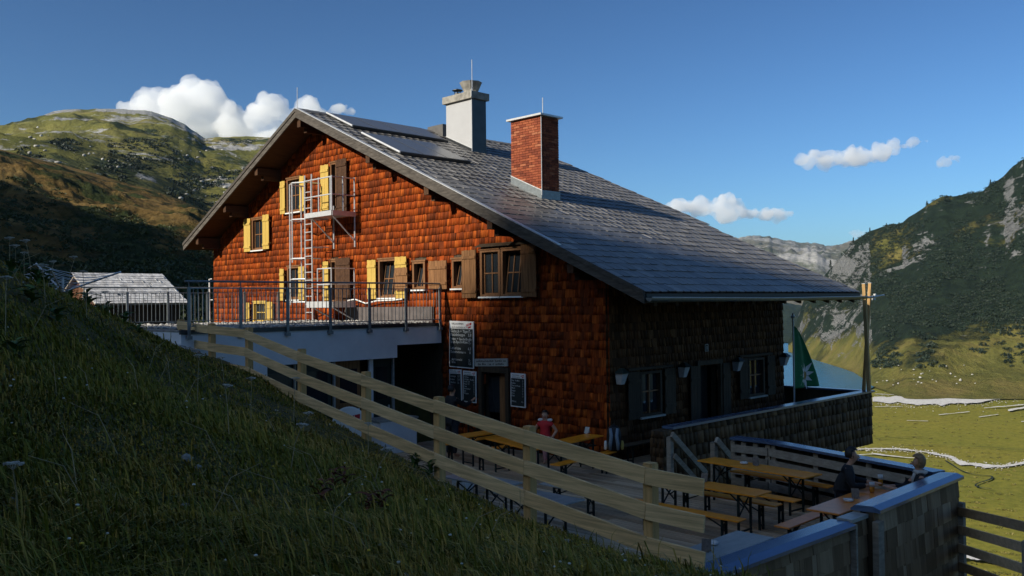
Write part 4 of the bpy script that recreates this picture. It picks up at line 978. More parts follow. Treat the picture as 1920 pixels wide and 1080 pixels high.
# ---- fire escapes on the gable
def pg(px, z): return gy_px(px)
def fire_escape():
    base = (16.4, 26.0, 3.4); t_ = thing('fire_escape', 'galvanised escape ladder with safety cage and platform up the sunlit gable', 'fire escape', base)
    yl, yr = 25.85, 24.25; zp = 6.98; xo = 16.02
    mb = MB(); mb.box2((xo, yr, zp-.12), (16.93, yl, zp-.075)); mb.box2((xo-.02, yr, zp-.16), (xo+.02, yl, zp+.0)); mb.box2((xo+.021, yr-.02, zp-.16), (16.93, yr+.02, zp)); mb.box2((xo+.021, yl-.02, zp-.16), (16.93, yl+.02, zp)); mb.build('platform', MT['galv'], t_, base)
    mb = MB(); mb.box2((xo+.05, yr+.03, zp-.072), (16.9, yl-.03, zp-.04)); mb.build('platform_deck', MT['brownshut'], t_, base)
    mb = MB()
    for x_, y_ in ((xo, yl), (xo, 25.45), (xo, 25.0), (xo, yr), (16.45, yr), (16.9, yr)): mb.tube([(x_, y_, zp), (x_, y_, zp+1.12)], .022, 6)
    for z in (zp+1.08, zp+.52):
        mb.tube([(xo, yl, z), (xo, yr, z), (16.9, yr, z)], .022, 6)
    mb.tube([(xo, yr+.07, zp), (xo, yr+.07, zp+1.1)], .022, 6); mb.build('guard_rail', MT['galv'], t_, base)
    for y_ in (yr+.03, 25.5):
        mb = MB(); mb.tube([(xo+.03, y_, zp-.15), (16.92, y_, zp-.95)], .022, 6); mb.tube([(16.92, y_, zp-1.15), (16.92, y_, zp+.3)], .025, 6); mb.build('bracket', MT['galv'], t_, base)
    y1, y2, xl = 25.97, 25.55, 16.30
    y1, y2 = 26.28, 25.86
    for y_ in (y1, y2):
        mb = MB(); mb.tube([(xl, y_, 3.45), (xl, y_, zp+1.35)], .024, 6); mb.build('stile', MT['galv'], t_, base)
    rg = MB(); rg.tube([(0, 0, 0), (0, y1-y2, 0)], .016, 6); r0 = rg.build('rung', MT['galv'], t_); z = 3.7
    r0.location = (xl-base[0], y2-base[1], z-base[2]); z += .27
    while z < zp+1.0:
        r1 = r0.copy(); col.objects.link(r1); r1.location = (xl-base[0], y2-base[1], z-base[2]); z += .27
    # cage
    yc0, yc1 = 27.25, 26.75
    mb = MB()
    for x_, y_ in ((16.3, yc0), (16.75, yc0), (16.12, yc1+.05)):
        mb.tube([(x_, y_, 3.95 if y_ == yc0 else 5.4), (x_, y_, zp+1.15)], .024, 6)
    mb.build('cage_upright', MT['galv'], t_, base)
    for z in (zp+1.13, zp-.12, zp-1.45, zp-2.15, 4.05):
        mb = MB(); mb.tube([(16.9, y1, z), (16.3, y1, z), (16.1, yc1, z), (16.3, yc0, z), (16.75, yc0, z), (16.92, yc0, z)], .024, 6); mb.build('cage_hoop', MT['galv'], t_, base)
    for z in (4.6, 5.9): mb = MB(); mb.tube([(xl, y2, z), (16.95, y2, z)], .018, 6); mb.tube([(xl, y1, z), (16.95, y1, z)], .018, 6); mb.build('wall_tie', MT['galv'], t_, base)
fire_escape()
def small_landing():
    base = (16.4, 24.7, 3.4); t_ = thing('landing', 'small galvanised landing with guard rail below the open gable door', 'landing', base)
    yl, yr = 25.75, 24.3; zp = 4.06; xo = 16.02
    mb = MB(); mb.box2((xo, yr, zp-.14), (16.93, yl, zp-.1)); mb.box2((xo-.02, yr, zp-.2), (xo+.02, yl, zp)); mb.box2((xo+.021, yr-.02, zp-.2), (16.93, yr+.02, zp)); mb.build('platform', MT['galv'], t_, base)
    mb = MB(); mb.box2((xo+.05, yr+.03, zp-.095), (16.9, yl-.03, zp-.06)); mb.build('platform_deck', MT['brownshut'], t_, base)
    mb = MB()
    for x_, y_ in ((xo, 25.1), (xo, 24.75), (xo, yr), (16.9, yr)): mb.tube([(x_, y_, zp), (x_, y_, zp+1.08)], .02, 6)
    for z in (zp+1.06, zp+.55): mb.tube([(xo, 25.1, z), (xo, yr, z), (16.9, yr, z)], .02, 6)
    mb.build('guard_rail', MT['galv'], t_, base)
    for y_ in (yr+.05, 25.5): mb = MB(); mb.tube([(xo+.03, y_, zp-.18), (16.92, y_, zp-.62)], .022, 6); mb.build('bracket', MT['galv'], t_, base)
small_landing()

# ---- rail fence on the bank
fb = (8.2, 5.5, .9)
fence = thing('wooden_fence', 'three-rail pale timber fence running down the grassy bank to the deck', 'fence', fb)
for x, y, zt, zb_ in FENCE[1:]:
    gz_ = float(ground_z(x+.1, y)); hgt = zt+.03-(gz_-.3)
    mb = MB(); mb.box((x+.095, y, gz_-.3+hgt/2), (.12, .13, hgt), Matrix.Rotation(random.uniform(-.03, .03), 3, 'Z')); mb.box((x+.095, y, zt+.04), (.11, .12, .012)); mb.build('post', MT['post'], fence, fb)
for (x0, y0, t0, _), (x1, y1, t1, _2) in zip(FENCE[:-1], FENCE[1:]):
    for q, dz in enumerate((0, .395, .79)):
        mb = MB(); e = (random.uniform(-.008, .008), random.uniform(-.008, .008))
        d = np.array((x1-x0, y1-y0)); d = d/np.linalg.norm(d)*.002
        mb.bar((x0+d[0], y0+d[1], t0-dz-.09+e[0]), (x1-d[0], y1-d[1], t1-dz-.09+e[1]), .034, .185); mb.build('rail_board', MT['fence'], fence, fb)
# second fence leaving the parapet corner
p0, p1 = depth(1793, 948, 14.55), depth(1935, 980, 12.2)
fb2 = (float(p0[0]), float(p0[1]), -1.0)
f2 = thing('wooden_fence', 'weathered four-board fence leaving the shingled parapet corner at right', 'fence', fb2)
mb = MB(); mb.box2((p0[0]-.05, p0[1]-.12, -1.2), (p0[0]+.07, p0[1]+.02, .62)); mb.build('post', MT['board_grey'], f2, fb2)
mb = MB(); mb.box2((p1[0]-.06, p1[1]-.02, -1.6), (p1[0]+.06, p1[1]+.12, .6)); mb.build('post', MT['board_grey'], f2, fb2)
for q in range(4):
    mb = MB(); mb.bar((p0[0]-.06, p0[1]-.05, p0[2]-.07-.295*q), (p1[0]-.06, p1[1]-.05, p1[2]-.07-.295*q), .035, .14); mb.build('rail_board', MT['deck'], f2, fb2)

# ---- shingled parapet round the deck
pb = (12.0, 5.3, -.6)
par = thing('parapet', 'shingled deck parapet with blue sheet-metal cap in the right foreground', 'parapet', pb)
seg = [((8.42, 5.50), (11.68, 5.36), .93, True), ((11.69, 5.36), (12.16, 5.34), .98, False), ((12.17, 5.24), (15.42, 5.24), 1.06, True)]
sg_mesh = wedge_mesh('shingle', MT['shingle_grey'])
for q, ((x0, y0), (x1, y1), zt, cap) in enumerate(seg):
    mb = MB(); mb.bar((x0, y0+.06, (zt-.05-1.2)/2), (x1, y1+.06, (zt-.05-1.2)/2), .10, zt-.05+1.2); wl = mb.build('panel', MT['darkwood'], par, pb)
    L = math.hypot(x1-x0, y1-y0); T = np.array(((x1-x0)/L, (y1-y0)/L, 0)); Nn = np.array((T[1], -T[0], 0))
    LL = gen_shingles(0, L, -1.15, zt-.1, .31, .10, .27, lambda a, b_, v: True, seed=60+q)
    fr = shingle_frames([(u, v, w_, min(l, zt-.05-v), th) for u, v, w_, l, th in LL if zt-.06-v > .08], np.array((x0, y0+.01, 0)), T, Nn, .03)
    place_pieces(fr, sg_mesh, 'shingle', wl, pb, _WV, _WF, MT['shingle_grey'], 300, 'shingles')
    if cap:
        c0 = np.array((x0, y0, 0)); c1 = np.array((x1, y1, 0)); n2 = -Nn
        sec = [(-.09, zt-.05), (-.09, zt-.005), (.02, zt+.035), (.27, zt+.02), (.33, zt-.03), (.33, zt-.06), (.0, zt-.05)]
        mb = MB(); k = len(sec)
        for P0 in (c0, c1): mb.v += [tuple(P0+n2*a+np.array((0, 0, z))) for a, z in sec]
        for a in range(k): mb.f.append((a, (a+1) % k, k+(a+1) % k, k+a)); mb.mi.append(0)
        mb.f.append(tuple(range(k-1, -1, -1))); mb.f.append(tuple(range(k, 2*k))); mb.mi += [0, 0]
        mb.build('cap', MT['bluecap'], par, pb)
    else:
        mb = MB(); mb.bar((x0, y0+.08, zt-.02), (x1, y1+.08, zt-.02), .22, .05); mb.build('cap', MT['greytable'], par, pb)
for x_, y_, zt in ((12.19, 5.15, .90), (11.70, 5.27, .93)):
    mb = MB(); mb.box2((x_-(.09 if zt < .92 else .025), y_, -1.2), (x_+(.09 if zt < .92 else .02), y_+.085, zt)); mb.build('post', MT['board_grey'], par, pb)
bp = [(15.46, 5.58), (16.58, 9.28), (16.58, 10.15)]
for (x0, y0), (x1, y1) in zip(bp[:-1], bp[1:]):
    mb = MB(); mb.bar((x0+.12, y0, .1), (x1+.12, y1, .1), .06, 1.85); mb.build('panel', MT['darkwood'], par, pb)
    mb = MB(); mb.bar((x0+.08, y0, 1.04), (x1+.08, y1, 1.04), .30, .05); mb.build('cap', MT['bluecap'], par, pb)
    for q in range(4):
        mb = MB(); mb.bar((x0-.02, y0+.02, .84-.23*q), (x1-.02, y1-.01, .84-.23*q), .028, .155); mb.build('board', MT['board_grey'], par, pb)
    for s_ in (.04, .36, .68, .97):
        mb = MB(); xx, yy = x0+(x1-x0)*s_, y0+(y1-y0)*s_; mb.box2((xx+.0, yy-.05, -.02), (xx+.075, yy+.05, .98)); mb.build('post', MT['board_grey'], par, pb)

# ---- stair down beside the balcony
sb = (16.5, 11.0, 0)
st = thing('staircase', 'weathered timber stair with handrails going down beside the balcony wall', 'stairs', sb)
for y_ in (11.55, 10.42):
    mb = MB(); mb.bar((16.42, y_, 1.0), (17.75, y_, -.05), .06, .13); mb.build('handrail', MT['board_grey'], st, sb)
    mb = MB(); mb.bar((16.5, y_, .52), (17.7, y_, -.42), .045, .12); mb.build('mid_rail', MT['board_grey'], st, sb)
    mb = MB(); mb.box2((16.42, y_+.04, -.3), (16.54, y_+.15, .93)); mb.build('post', MT['board_grey'], st, sb)
    mb = MB(); mb.bar((16.4, y_, -.12), (17.9, y_, -1.3), .06, .22); mb.build('stringer', MT['board_grey'], st, sb)
for q in range(6):
    mb = MB(); mb.box2((16.45+.24*q, 10.46, -.16-.19*q-.04), (16.72+.24*q, 11.51, -.16-.19*q)); mb.build('tread', MT['deck'], st, sb)
# ================================================================== FURNITURE AND SIGNS
def leg_set(t_, L, Wd, H_, top, mat, inset):
    for sx in (-1, 1):
        xx = sx*(L/2-inset)
        for sy in (-1, 1):
            mb = MB(); mb.box2((xx-.017, sy*(Wd/2-.07)-.017, 0), (xx+.017, sy*(Wd/2-.07)+.017, H_-top-.003)); mb.build('leg', mat, t_)
        mb = MB(); mb.box2((xx-.012, -(Wd/2-.088), .06), (xx+.012, Wd/2-.088, .09)); mb.build('crossbar', mat, t_)
        mb = MB(); mb.box2((xx-.012, -(Wd/2-.088), H_-top-.05), (xx+.012, Wd/2-.088, H_-top-.02))
        mb.bar((xx, -(Wd/2-.09), H_*.45), (xx, Wd/2-.09, H_-top-.06), .018, .02); mb.bar((xx, Wd/2-.09, H_*.45), (xx+.001, -(Wd/2-.09), H_-top-.06), .018, .02)
        mb.build('brace', mat, t_)
        mb = MB(); mb.bar((xx-sx*.015, 0, H_*.62), (xx-sx*.34, 0, H_-top-.02), .02, .02); mb.build('strut', mat, t_)
def bevel_top(L, Wd, H_, th, mat, name, t_):
    mb = MB(); b_ = .012; a, c = L/2, Wd/2
    for z, q in ((H_-th, b_), (H_-th+b_*.6, 0), (H_-b_*.6, 0), (H_, b_*.8)):
        mb.v += [(-a+q, -c+q, z), (a-q, -c+q, z), (a-q, c-q, z), (-a+q, c-q, z)]
    for k in range(3):
        for q in range(4): mb.f.append((k*4+q, k*4+(q+1) % 4, k*4+4+(q+1) % 4, k*4+4+q)); mb.mi.append(0)
    mb.f.append((3, 2, 1, 0)); mb.f.append((12, 13, 14, 15)); mb.mi += [0, 0]
    return mb.build(name, mat, t_)
def table(label, x, y, rz, L=2.2, Wd=.52, mat='orange', H_=.75, legmat='leg'):
    t_ = thing('beer_table', label, 'table', (x, y, 0), rz, 'folding tables on the deck')
    bevel_top(L, Wd, H_, .032, MT[mat], 'table_top', t_); leg_set(t_, L, Wd, H_, .032, MT[legmat], .36); return t_
def bench(label, x, y, rz, L=2.2, Wd=.26, mat='orange', H_=.48, legmat='leg'):
    t_ = thing('bench', label, 'bench', (x, y, 0), rz, 'folding benches on the deck')
    bevel_top(L, Wd, H_, .03, MT[mat], 'seat', t_); leg_set(t_, L, Wd, H_, .03, MT[legmat], .33); return t_
HP = math.pi/2
table('orange folding table standing alone in the middle of the lower deck', 13.37, 8.72, HP, 2.25, .53)
table('orange folding table nearest the boarded back of the parapet', 15.43, 8.90, RAD(84), 2.45, .56)
table('reddish brown table with beer glasses where the couple in black sit', 13.91, 6.31, 0, 2.16, .53, 'rednut')
table('weathered grey table tucked behind the front parapet, nearest the fence end', 10.15, 6.38, 0, 1.68, .56, 'greytable')
table('orange table with a card stand beside the grey backpack at the house corner', 15.62, 13.82, RAD(6), 2.0, .5)
table('short orange table in front of the person in the red jersey', 14.45, 14.45, RAD(76), 2.0, .5)
table('orange table below the chalk menu boards, partly behind the fence', 15.25, 16.22, 0, 2.1, .5)
table('weathered grey table at the foot of the bank with crossed legs', 11.05, 11.95, HP, 1.5, .6, 'greytable')
table('weathered slatted grey table at the foot of the bank carrying a card stand', 10.75, 10.25, HP, 1.5, .62, 'greytable')
table('small grey serving table with white bowls at the gable door', 16.35, 17.75, HP, 1.1, .6, 'greytable')
bench('orange bench nearest the fence end on the lower deck', 12.53, 8.60, HP)
bench('orange bench on the far side of the middle orange table', 13.87, 8.70, HP)
bench('orange bench on the near side of the table by the back parapet', 14.43, 8.62, RAD(88))
bench('orange bench against the boarded back of the parapet', 15.98, 8.72, RAD(84))
bench('reddish bench under the man in black', 13.66, 6.84, 0, 2.2, .25, 'rednut')
bench('weathered grey bench below the last post of the rail fence', 9.75, 7.15, 0, 1.75, .28, 'greytable')
bench('orange bench in front of the backpack table, seen under the top rail', 15.2, 13.05, RAD(5))
bench('orange bench between the menu boards and their table', 15.35, 16.9, 0)
bench('orange bench on the near side of the table below the menu boards', 15.15, 15.55, 0)
bench('dark bench along the gable wall under the person in red', 16.6, 15.2, HP, 2.4, .3, 'darkwood')
bench('weathered grey bench standing on the open planks behind the fence', 12.6, 11.1, HP, 1.5, .3, 'greytable')
bench('dark bench along the eave wall beside the balcony pillar', 18.0, 13.45, 0, 1.9, .3, 'darkwood')

MT['ceramic'] = m_plain('white_ceramic', (.72, .72, .70), .25, 0, .04, 5, 0, .6)
MT['beer'] = m_plain('beer', (.50, .20, .02), .12, 0, .15, 20, 0, .6)
MT['card'] = m_plain('menu_card', (.16, .12, .09), .6, 0, .4, 25, .05)
MT['paper'] = m_plain('pale_paper', (.55, .52, .46), .8, 0, .2, 20, 0)
def ashtray(label, x, y, z):
    mb = MB(); mb.lathe([(.055, 0), (.075, .01), (.078, .036), (.066, .036), (.058, .016), (.002, .014)], (0, 0, 0), 16)
    for q in range(4): mb.box((.072*math.cos(q*1.57), .072*math.sin(q*1.57), .039), (.022, .022, .006))
    o = mb.build('ashtray', MT['ceramic'], None, (0, 0, 0), True); o.location = (x, y, z); tag(o, label, 'ashtray', 'white ashtrays on the tables')
def card(label, x, y, rz, mat='card', z=.752):
    t_ = thing('card_stand', label, 'card stand', (x, y, z), rz, 'card stands on the tables')
    mb = MB(); mb.prism([(-.09, -.035, 0), (-.09, .035, 0), (-.02, .035, .13), (-.02, -.035, .13)], (.008, 0, 0)); mb.prism([(.06, -.035, 0), (.06, .035, 0), (-.01, .035, .13), (-.01, -.035, .13)], (.008, 0, 0)); mb.build('holder', MT[mat], t_)
    mb = MB(); mb.prism([(-.075, -.06, .01), (-.075, .06, .01), (-.005, .06, .15), (-.005, -.06, .15)], (.003, 0, 0)); mb.build('card', MT['paper' if mat == 'paper' else 'card'], t_)
def at(px, py, z): q = onz(px, py, z); return float(q[0]), float(q[1])
x, y = at(1591, 940, .752); ashtray('white ashtray on the reddish table in front of the man in black', x, y, .753)
x, y = at(1395, 870, .752); ashtray('white ashtray on the orange table by the back parapet', x, y, .753)
x, y = at(1336, 1021, .752); ashtray('white ashtray on the grey table behind the parapet', x, y, .753)
x, y = at(1603, 933, .752); card('brown card stand on the reddish table beside the ashtray', x, y, .6)
x, y = at(1416, 872, .752); card('brown card stand on the orange table by the back parapet', x, y, .8)
x, y = at(1322, 903, .752); card('grey-brown card stand on the middle orange table', x, y, .2)
x, y = at(1325, 1032, .752); card('brown card stand on the grey table behind the parapet', x, y, .5)
x, y = at(1102, 812, .752); card('pale printed card stand on the table beside the backpack', x, y, .2, 'paper')
x, y = at(957, 932, .752); card('brown card stand on the slatted grey table at the bank', x, y, .4)
def beer_glass(label, px, py, hh, rr):
    x, y = at(px, py, .752); t_ = thing('beer_glass', label, 'glass', (x, y, .753), 0, 'beer glasses of the couple')
    mb = MB(); mb.lathe([(rr*.75, .004), (rr, .03), (rr*1.05, hh*.55), (rr*1.05, hh*.62)], (0, 0, 0), 14); mb.build('beer', MT['beer'], t_, (0, 0, 0), True)
    mb = MB(); mb.lathe([(rr*1.05, hh*.621), (rr*1.12, hh), (rr*1.04, hh), (rr*.98, hh*.63)], (0, 0, 0), 14); mb.build('glass', MT['curtain'], t_, (0, 0, 0), True)
beer_glass('beer glass nearer the ashtray on the reddish table', 1635, 924, .17, .04)
beer_glass('beer glass nearer the blond woman on the reddish table', 1651, 911, .19, .038)
for q, (px, py) in enumerate(((936, 783), (942, 785), (949, 784), (954, 786))):
    o = MB().lathe([(.035, 0), (.07, .03), (.085, .07), (.078, .07), (.06, .03), (.002, .014)], (0, 0, 0), 14).build('bowl', MT['ceramic'], None, (0, 0, 0), True)
    o.location = (16.2+.02*q, 17.45+.17*q, .753); tag(o, ('rightmost', 'second from right', 'second from left', 'leftmost')[q]+' white bowl on the serving table by the gable door', 'bowl', 'white bowls at the door')

# backpack leaning at the house corner
MT['pack_grey'] = m_plain('backpack_grey', (.20, .25, .30), .7, 0, .15, 20, .3)
bk = thing('backpack', 'dark backpack with grey stripes standing on the bench at the house corner', 'backpack', (16.25, 13.05, .485), RAD(40))
def puff(mb, c, s, n=10, mi=0):
    k0 = len(mb.v)
    prof = []
    for i in range(n+1):
        th = math.pi*i/n
        for j in range(14):
            ph = 2*math.pi*j/14; e = .55
            cx = math.copysign(abs(math.cos(ph))**e, math.cos(ph)); sy = math.copysign(abs(math.sin(ph))**e, math.sin(ph))
            rr = math.sin(th)**.6; mb.v.append((c[0]+s[0]*rr*cx, c[1]+s[1]*rr*sy, c[2]+s[2]*math.cos(th)))
    for i in range(n):
        for j in range(14): mb.f.append((k0+i*14+j, k0+(i+1)*14+j, k0+(i+1)*14+(j+1) % 14, k0+i*14+(j+1) % 14)); mb.mi.append(mi)
    return mb
puff(MB(), (0, 0, .30), (.12, .17, .30)).build('body', MT['black'], bk, (0, 0, 0), True)
for s_ in (-1, 1): mb = MB(); mb.tube([(-.11, s_*.09, .05), (-.145, s_*.085, .2), (-.15, s_*.06, .38), (-.10, s_*.08, .54)], [.03, .042, .04, .03], 8); mb.build('strap', MT['pack_grey'], bk, (0, 0, 0), True)
mb = MB(); mb.tube([(-.05, -.05, .58), (-.05, 0, .64), (-.05, .05, .58)], .012, 6); mb.build('handle', MT['black'], bk)
for s_ in (-1, 1): puff(MB(), (0, s_*.19, .14), (.05, .04, .11)).build('side_pocket', MT['yellow'] if s_ < 0 else MT['ceramic'], bk, (0, 0, 0), True)

# ---- lettering helper
def text_mesh(txt, size, align='LEFT'):
    cu = bpy.data.curves.new('lettering', 'FONT'); cu.body = txt; cu.size = size; cu.align_x = align; cu.extrude = .001; cu.resolution_u = 2
    o = bpy.data.objects.new('lettering', cu); col.objects.link(o); bpy.context.view_layer.update()
    me = bpy.data.meshes.new_from_object(o.evaluated_get(bpy.context.evaluated_depsgraph_get())); bpy.data.objects.remove(o); return me
def lettering(txt, size, mat, parent, loc, frame='gable', align='LEFT', name='lettering', slant=0.0):
    me = text_mesh(txt, size, align); me.materials.clear(); me.materials.append(mat)
    o = bpy.data.objects.new(name, me); col.objects.link(o); o.parent = parent
    if frame == 'gable': R_ = Matrix(((0, 0, -1), (-1, 0, 0), (0, 1, 0)))      # text x -> -Y, text y -> Z, faces -X
    elif frame == 'eave': R_ = Matrix(((1, 0, 0), (0, 0, -1), (0, 1, 0)))     # faces -Y
    else: R_ = frame
    if slant: R_ = R_ @ Matrix.Rotation(slant, 3, 'Z')
    o.matrix_basis = Matrix.Translation(loc) @ R_.to_4x4(); return o
MT['lantern_white'] = m_plain('toned_white', (.42, .43, .43), .5, 0, .15, 9, .05)  # white toned down to mid grey for the lantern bodies
MT['chalk'] = m_plain('chalk', (.52, .55, .55), .9, 0, .5, 30, 0)
MT['slateboard'] = m_plain('chalkboard', (.012, .017, .017), .6, 0, .3, 6, .05)
MT['red'] = m_plain('sign_red', (.45, .012, .02), .5, 0, .1, 8, 0)
MT['ink'] = m_plain('ink', (.03, .03, .03), .7, 0, .2, 8, 0)
def logo(parent, loc, w_, frame='gable', dark=False):
    """slanted banner emblem with script lettering"""
    R_ = Matrix(((0, 0, -1), (-1, 0, 0), (0, 1, 0))) if frame == 'gable' else (Matrix(((1, 0, 0), (0, 0, -1), (0, 1, 0))) if frame == 'eave' else frame)
    mb = MB(); h_ = w_*.42
    for poly in ([(-.5*w_, -.1*h_), (.5*w_, .45*h_), (.5*w_, 1.15*h_), (-.5*w_, .6*h_)], [(-.1*w_, -.75*h_), (.42*w_, -.5*h_), (.42*w_, .05*h_), (-.1*w_, -.2*h_)]):
        mb.prism([(a, c, 0) for a, c in poly], (0, 0, .002))
    o = mb.build('emblem', MT['ink' if dark else 'red'], parent); o.matrix_basis = Matrix.Translation(loc) @ R_.to_4x4()
    off = R_ @ Vector((-.44*w_, .12*h_, .004))
    lettering('Stiegl', h_*.75, MT['white'], parent, Vector(loc)+off, frame, slant=.20)
def menu(label, y0, y1, z0, z1, head, lines, tilt=0.0, hd=.18):
    base = (GXW-.06, (y0+y1)/2, z0); t_ = thing('menu_board', label, 'menu board', base, 0, 'chalk menu boards on the gable wall')
    w_, h_ = y1-y0, z1-z0
    mb = MB(); mb.box((0, 0, h_/2), (.03, w_, h_)); fr = mb.build('frame', MT['white'], t_)
    e = .028; mb = MB(); mb.box2((-.019, -w_/2+e, e), (-.0155, w_/2-e, h_*(1-hd))); mb.build('chalkboard', MT['slateboard'], t_)
    hs = h_*hd
    for q, s_ in enumerate(head): lettering(s_, w_*.075, MT['ink'], t_, (-.018, w_*.40, h_-hs*.48-q*w_*.10))
    logo(t_, (-.018, -w_*.31, h_-hs*.62), w_*.2)
    for (u, v, s_, sz) in lines: lettering(s_, sz*w_, MT['chalk'], t_, (-.022, w_*(.5-u), h_*(1-v)), slant=random.uniform(-.015, .015))
    t_.rotation_euler = (tilt, 0, 0)
menu('large chalk menu board highest on the gable wall, left of the door', 18.59, 19.63, 2.11, 3.44, ['WILLKOMMEN', 'AUF UNSERER HÜTTE'],
     [(.06, .245, 'Gulasch + Tiger', .115), (.80, .245, '7,-', .115), (.06, .325, 'Knödelsuppe', .115), (.78, .325, '3,8', .115), (.06, .405, 'Suppe + Speck-Brot', .10), (.85, .405, '5,-', .10), (.06, .48, 'Brot-Speck-Käse', .105), (.80, .48, '7,-', .105),
      (.06, .61, 'Leberkäse', .105), (.78, .61, '6,5', .105), (.06, .69, 'Kaiserschmarrn', .10), (.84, .69, '8', .10), (.10, .85, 'Apfelstrudel', .09), (.80, .85, '3,-', .09), (.06, .91, 'Torte', .09), (.80, .92, '3,2', .09)], .015, .165)
menu('narrow chalk menu board lower left, under the large one', 19.10, 19.62, 1.15, 2.05, ['WILLKOMMEN', 'AUF DER HÜTTE'], [(.08, .24, 'Schnaps', .15), (.7, .24, '2,2', .15), (.08, .34, 'Enzian', .15), (.7, .34, '2,5', .15), (.08, .44, 'Obstler', .15), (.7, .44, '2,-', .15)], -.02, .14)
menu('narrow chalk menu board beside the door, under the large one', 18.50, 19.05, 1.15, 2.03, ['WILLKOMMEN', 'AUF DER HÜTTE'], [(.08, .22+.075*q, s_, .12) for q, s_ in enumerate(('1/2 Bier', '1/3 Bier - Radler', 'Wein 1/4', 'Most 1/2', 'Cola', 'Almdudler', 'Saft', 'Wasser'))]+[(.82, .22+.075*q, s_, .12) for q, s_ in enumerate(('3', '2', '3', '2', '2', '2', '2', '1'))], .015, .14)
menu('narrow chalk menu board on its own, right of the gable door', 16.57, 17.12, 1.16, 2.06, ['WILLKOMMEN', 'AUF DER HÜTTE'], [(.08, .24+.075*q, s_, .11) for q, s_ in enumerate(('Tee - Kaffee', 'Kakao', 'Tee mit Rum', 'Milch', 'Suppe', 'Brot', 'Käse'))]+[(.82, .24+.075*q, '2', .11) for q in range(7)]+[(.08, .86, 'Wurst', .12), (.75, .86, '4,-', .12)], .01, .15)
# weathered name board over the door
wb = (GXW-.05, 17.89, 2.2); t_ = thing('sign_board', 'weathered grey wooden sign hung crooked above the gable door', 'sign', wb)
mb = MB(); mb.box((0, 0, .11), (.03, 1.32, .21)); mb.build('board', MT['greytable'], t_)
for q, (w_, z_) in enumerate(((1.16, .125), (1.05, .04))):
    r2 = np.random.default_rng(80+q); y_ = w_/2; mb = MB()
    while y_ > -w_/2:
        a = r2.uniform(.02, .045)
        if r2.random() < .85: mb.box2((-.0175, y_-a, z_), (-.0155, y_-.006, z_+r2.uniform(.03, .055)))
        y_ -= a+.012
    mb.build('lettering', MT['ink'], t_)
t_.rotation_euler = (-.045, 0, 0); t_.location.z = 2.2
# round beer sign standing by the annex
p_ = depth(655, 795, 19.0); t_ = thing('round_sign', 'round white beer sign with a red emblem leaning behind the fence', 'sign', (float(p_[0]), float(p_[1]), 0.0))
dv = Vector((-CF[0], -CF[1], .08)).normalized(); xv = Vector((CR[0], CR[1], 0)); yv = dv.cross(xv)
Rf = Matrix((xv, yv, dv)).transposed()
zc = float(p_[2])
mb = MB(); mb.lathe([(.36, -.02), (.37, 0), (.36, .012), (.33, .014)], (0, 0, 0), 32); o = mb.build('disc', MT['white'], t_); o.matrix_basis = Matrix.Translation((0, 0, zc)) @ Rf.to_4x4()
logo(t_, Vector((0, 0, zc))+Rf @ Vector((.06, .05, .017)), .34, Rf)
mb = MB(); mb.bar((0.02, .04, 0), (0.02, .04, zc+.1), .05, .05); mb.build('stand', MT['leg'], t_)
# house number and lanterns on the eave wall
t_ = thing('number_plate', 'small dark enamel house number plate above the eave-side door', 'sign', (21.28, EYW-.03, 2.54))
mb = MB(); mb.box((0, 0, .1), (.17, .012, .2)); mb.build('plate', MT['slateboard'], t_)
mb = MB()
for a, b_ in (((-.08, .005), (.08, .012)), ((-.08, .188), (.08, .195)), ((-.08, .013), (-.073, .187)), ((.073, .013), (.08, .187))): mb.box2((a[0], -.0085, a[1]), (b_[0], -.0065, b_[1]))
mb.build('border', MT['white'], t_); lettering('1', .15, MT['white'], t_, (-.03, -.009, .05), 'eave')
for q, (x, wh) in enumerate(((17.32, 'nearest the house corner'), (19.98, 'between the first window and the door'), (22.68, 'between the door and the second window'), (25.4, 'at the far end of the eave wall'))):
    t_ = thing('wall_lantern', 'white glass beer lantern with dark cap '+wh, 'lantern', (x, EYW-.03, 1.92), 0, 'beer lanterns on the eave wall')
    mb = MB(); a, b_ = .07, .115; h_ = .27
    mb.add([(-a, -.02-2*a, 0), (a, -.02-2*a, 0), (a, -.02, 0), (-a, -.02, 0), (-b_, -.02-2*b_, h_), (b_, -.02-2*b_, h_), (b_, -.02, h_), (-b_, -.02, h_)], [(3, 2, 1, 0), (4, 5, 6, 7), (0, 1, 5, 4), (1, 2, 6, 5), (2, 3, 7, 6), (3, 0, 4, 7)]); mb.build('glass_body', MT['lantern_white'], t_)
    mb = MB(); mb.add([(-.15, -.30, h_+.004), (.15, -.30, h_+.004), (.15, 0, h_+.004), (-.15, 0, h_+.004), (-.05, -.18, h_+.12), (.05, -.18, h_+.12), (.05, -.1, h_+.12), (-.05, -.1, h_+.12)], [(3, 2, 1, 0), (4, 5, 6, 7), (0, 1, 5, 4), (1, 2, 6, 5), (2, 3, 7, 6), (3, 0, 4, 7)]); mb.build('cap', MT['darkgreen'], t_)
    mb = MB(); mb.box2((-.03, -.02, .05), (.03, .02, h_+.003)); mb.build('bracket', MT['darkgreen'], t_)
    Rl = Matrix(((1, 0, 0), (0, -.30, -.954), (0, .954, -.30)))
    logo(t_, (0.0, -.21, .165), .13, Rl, True)

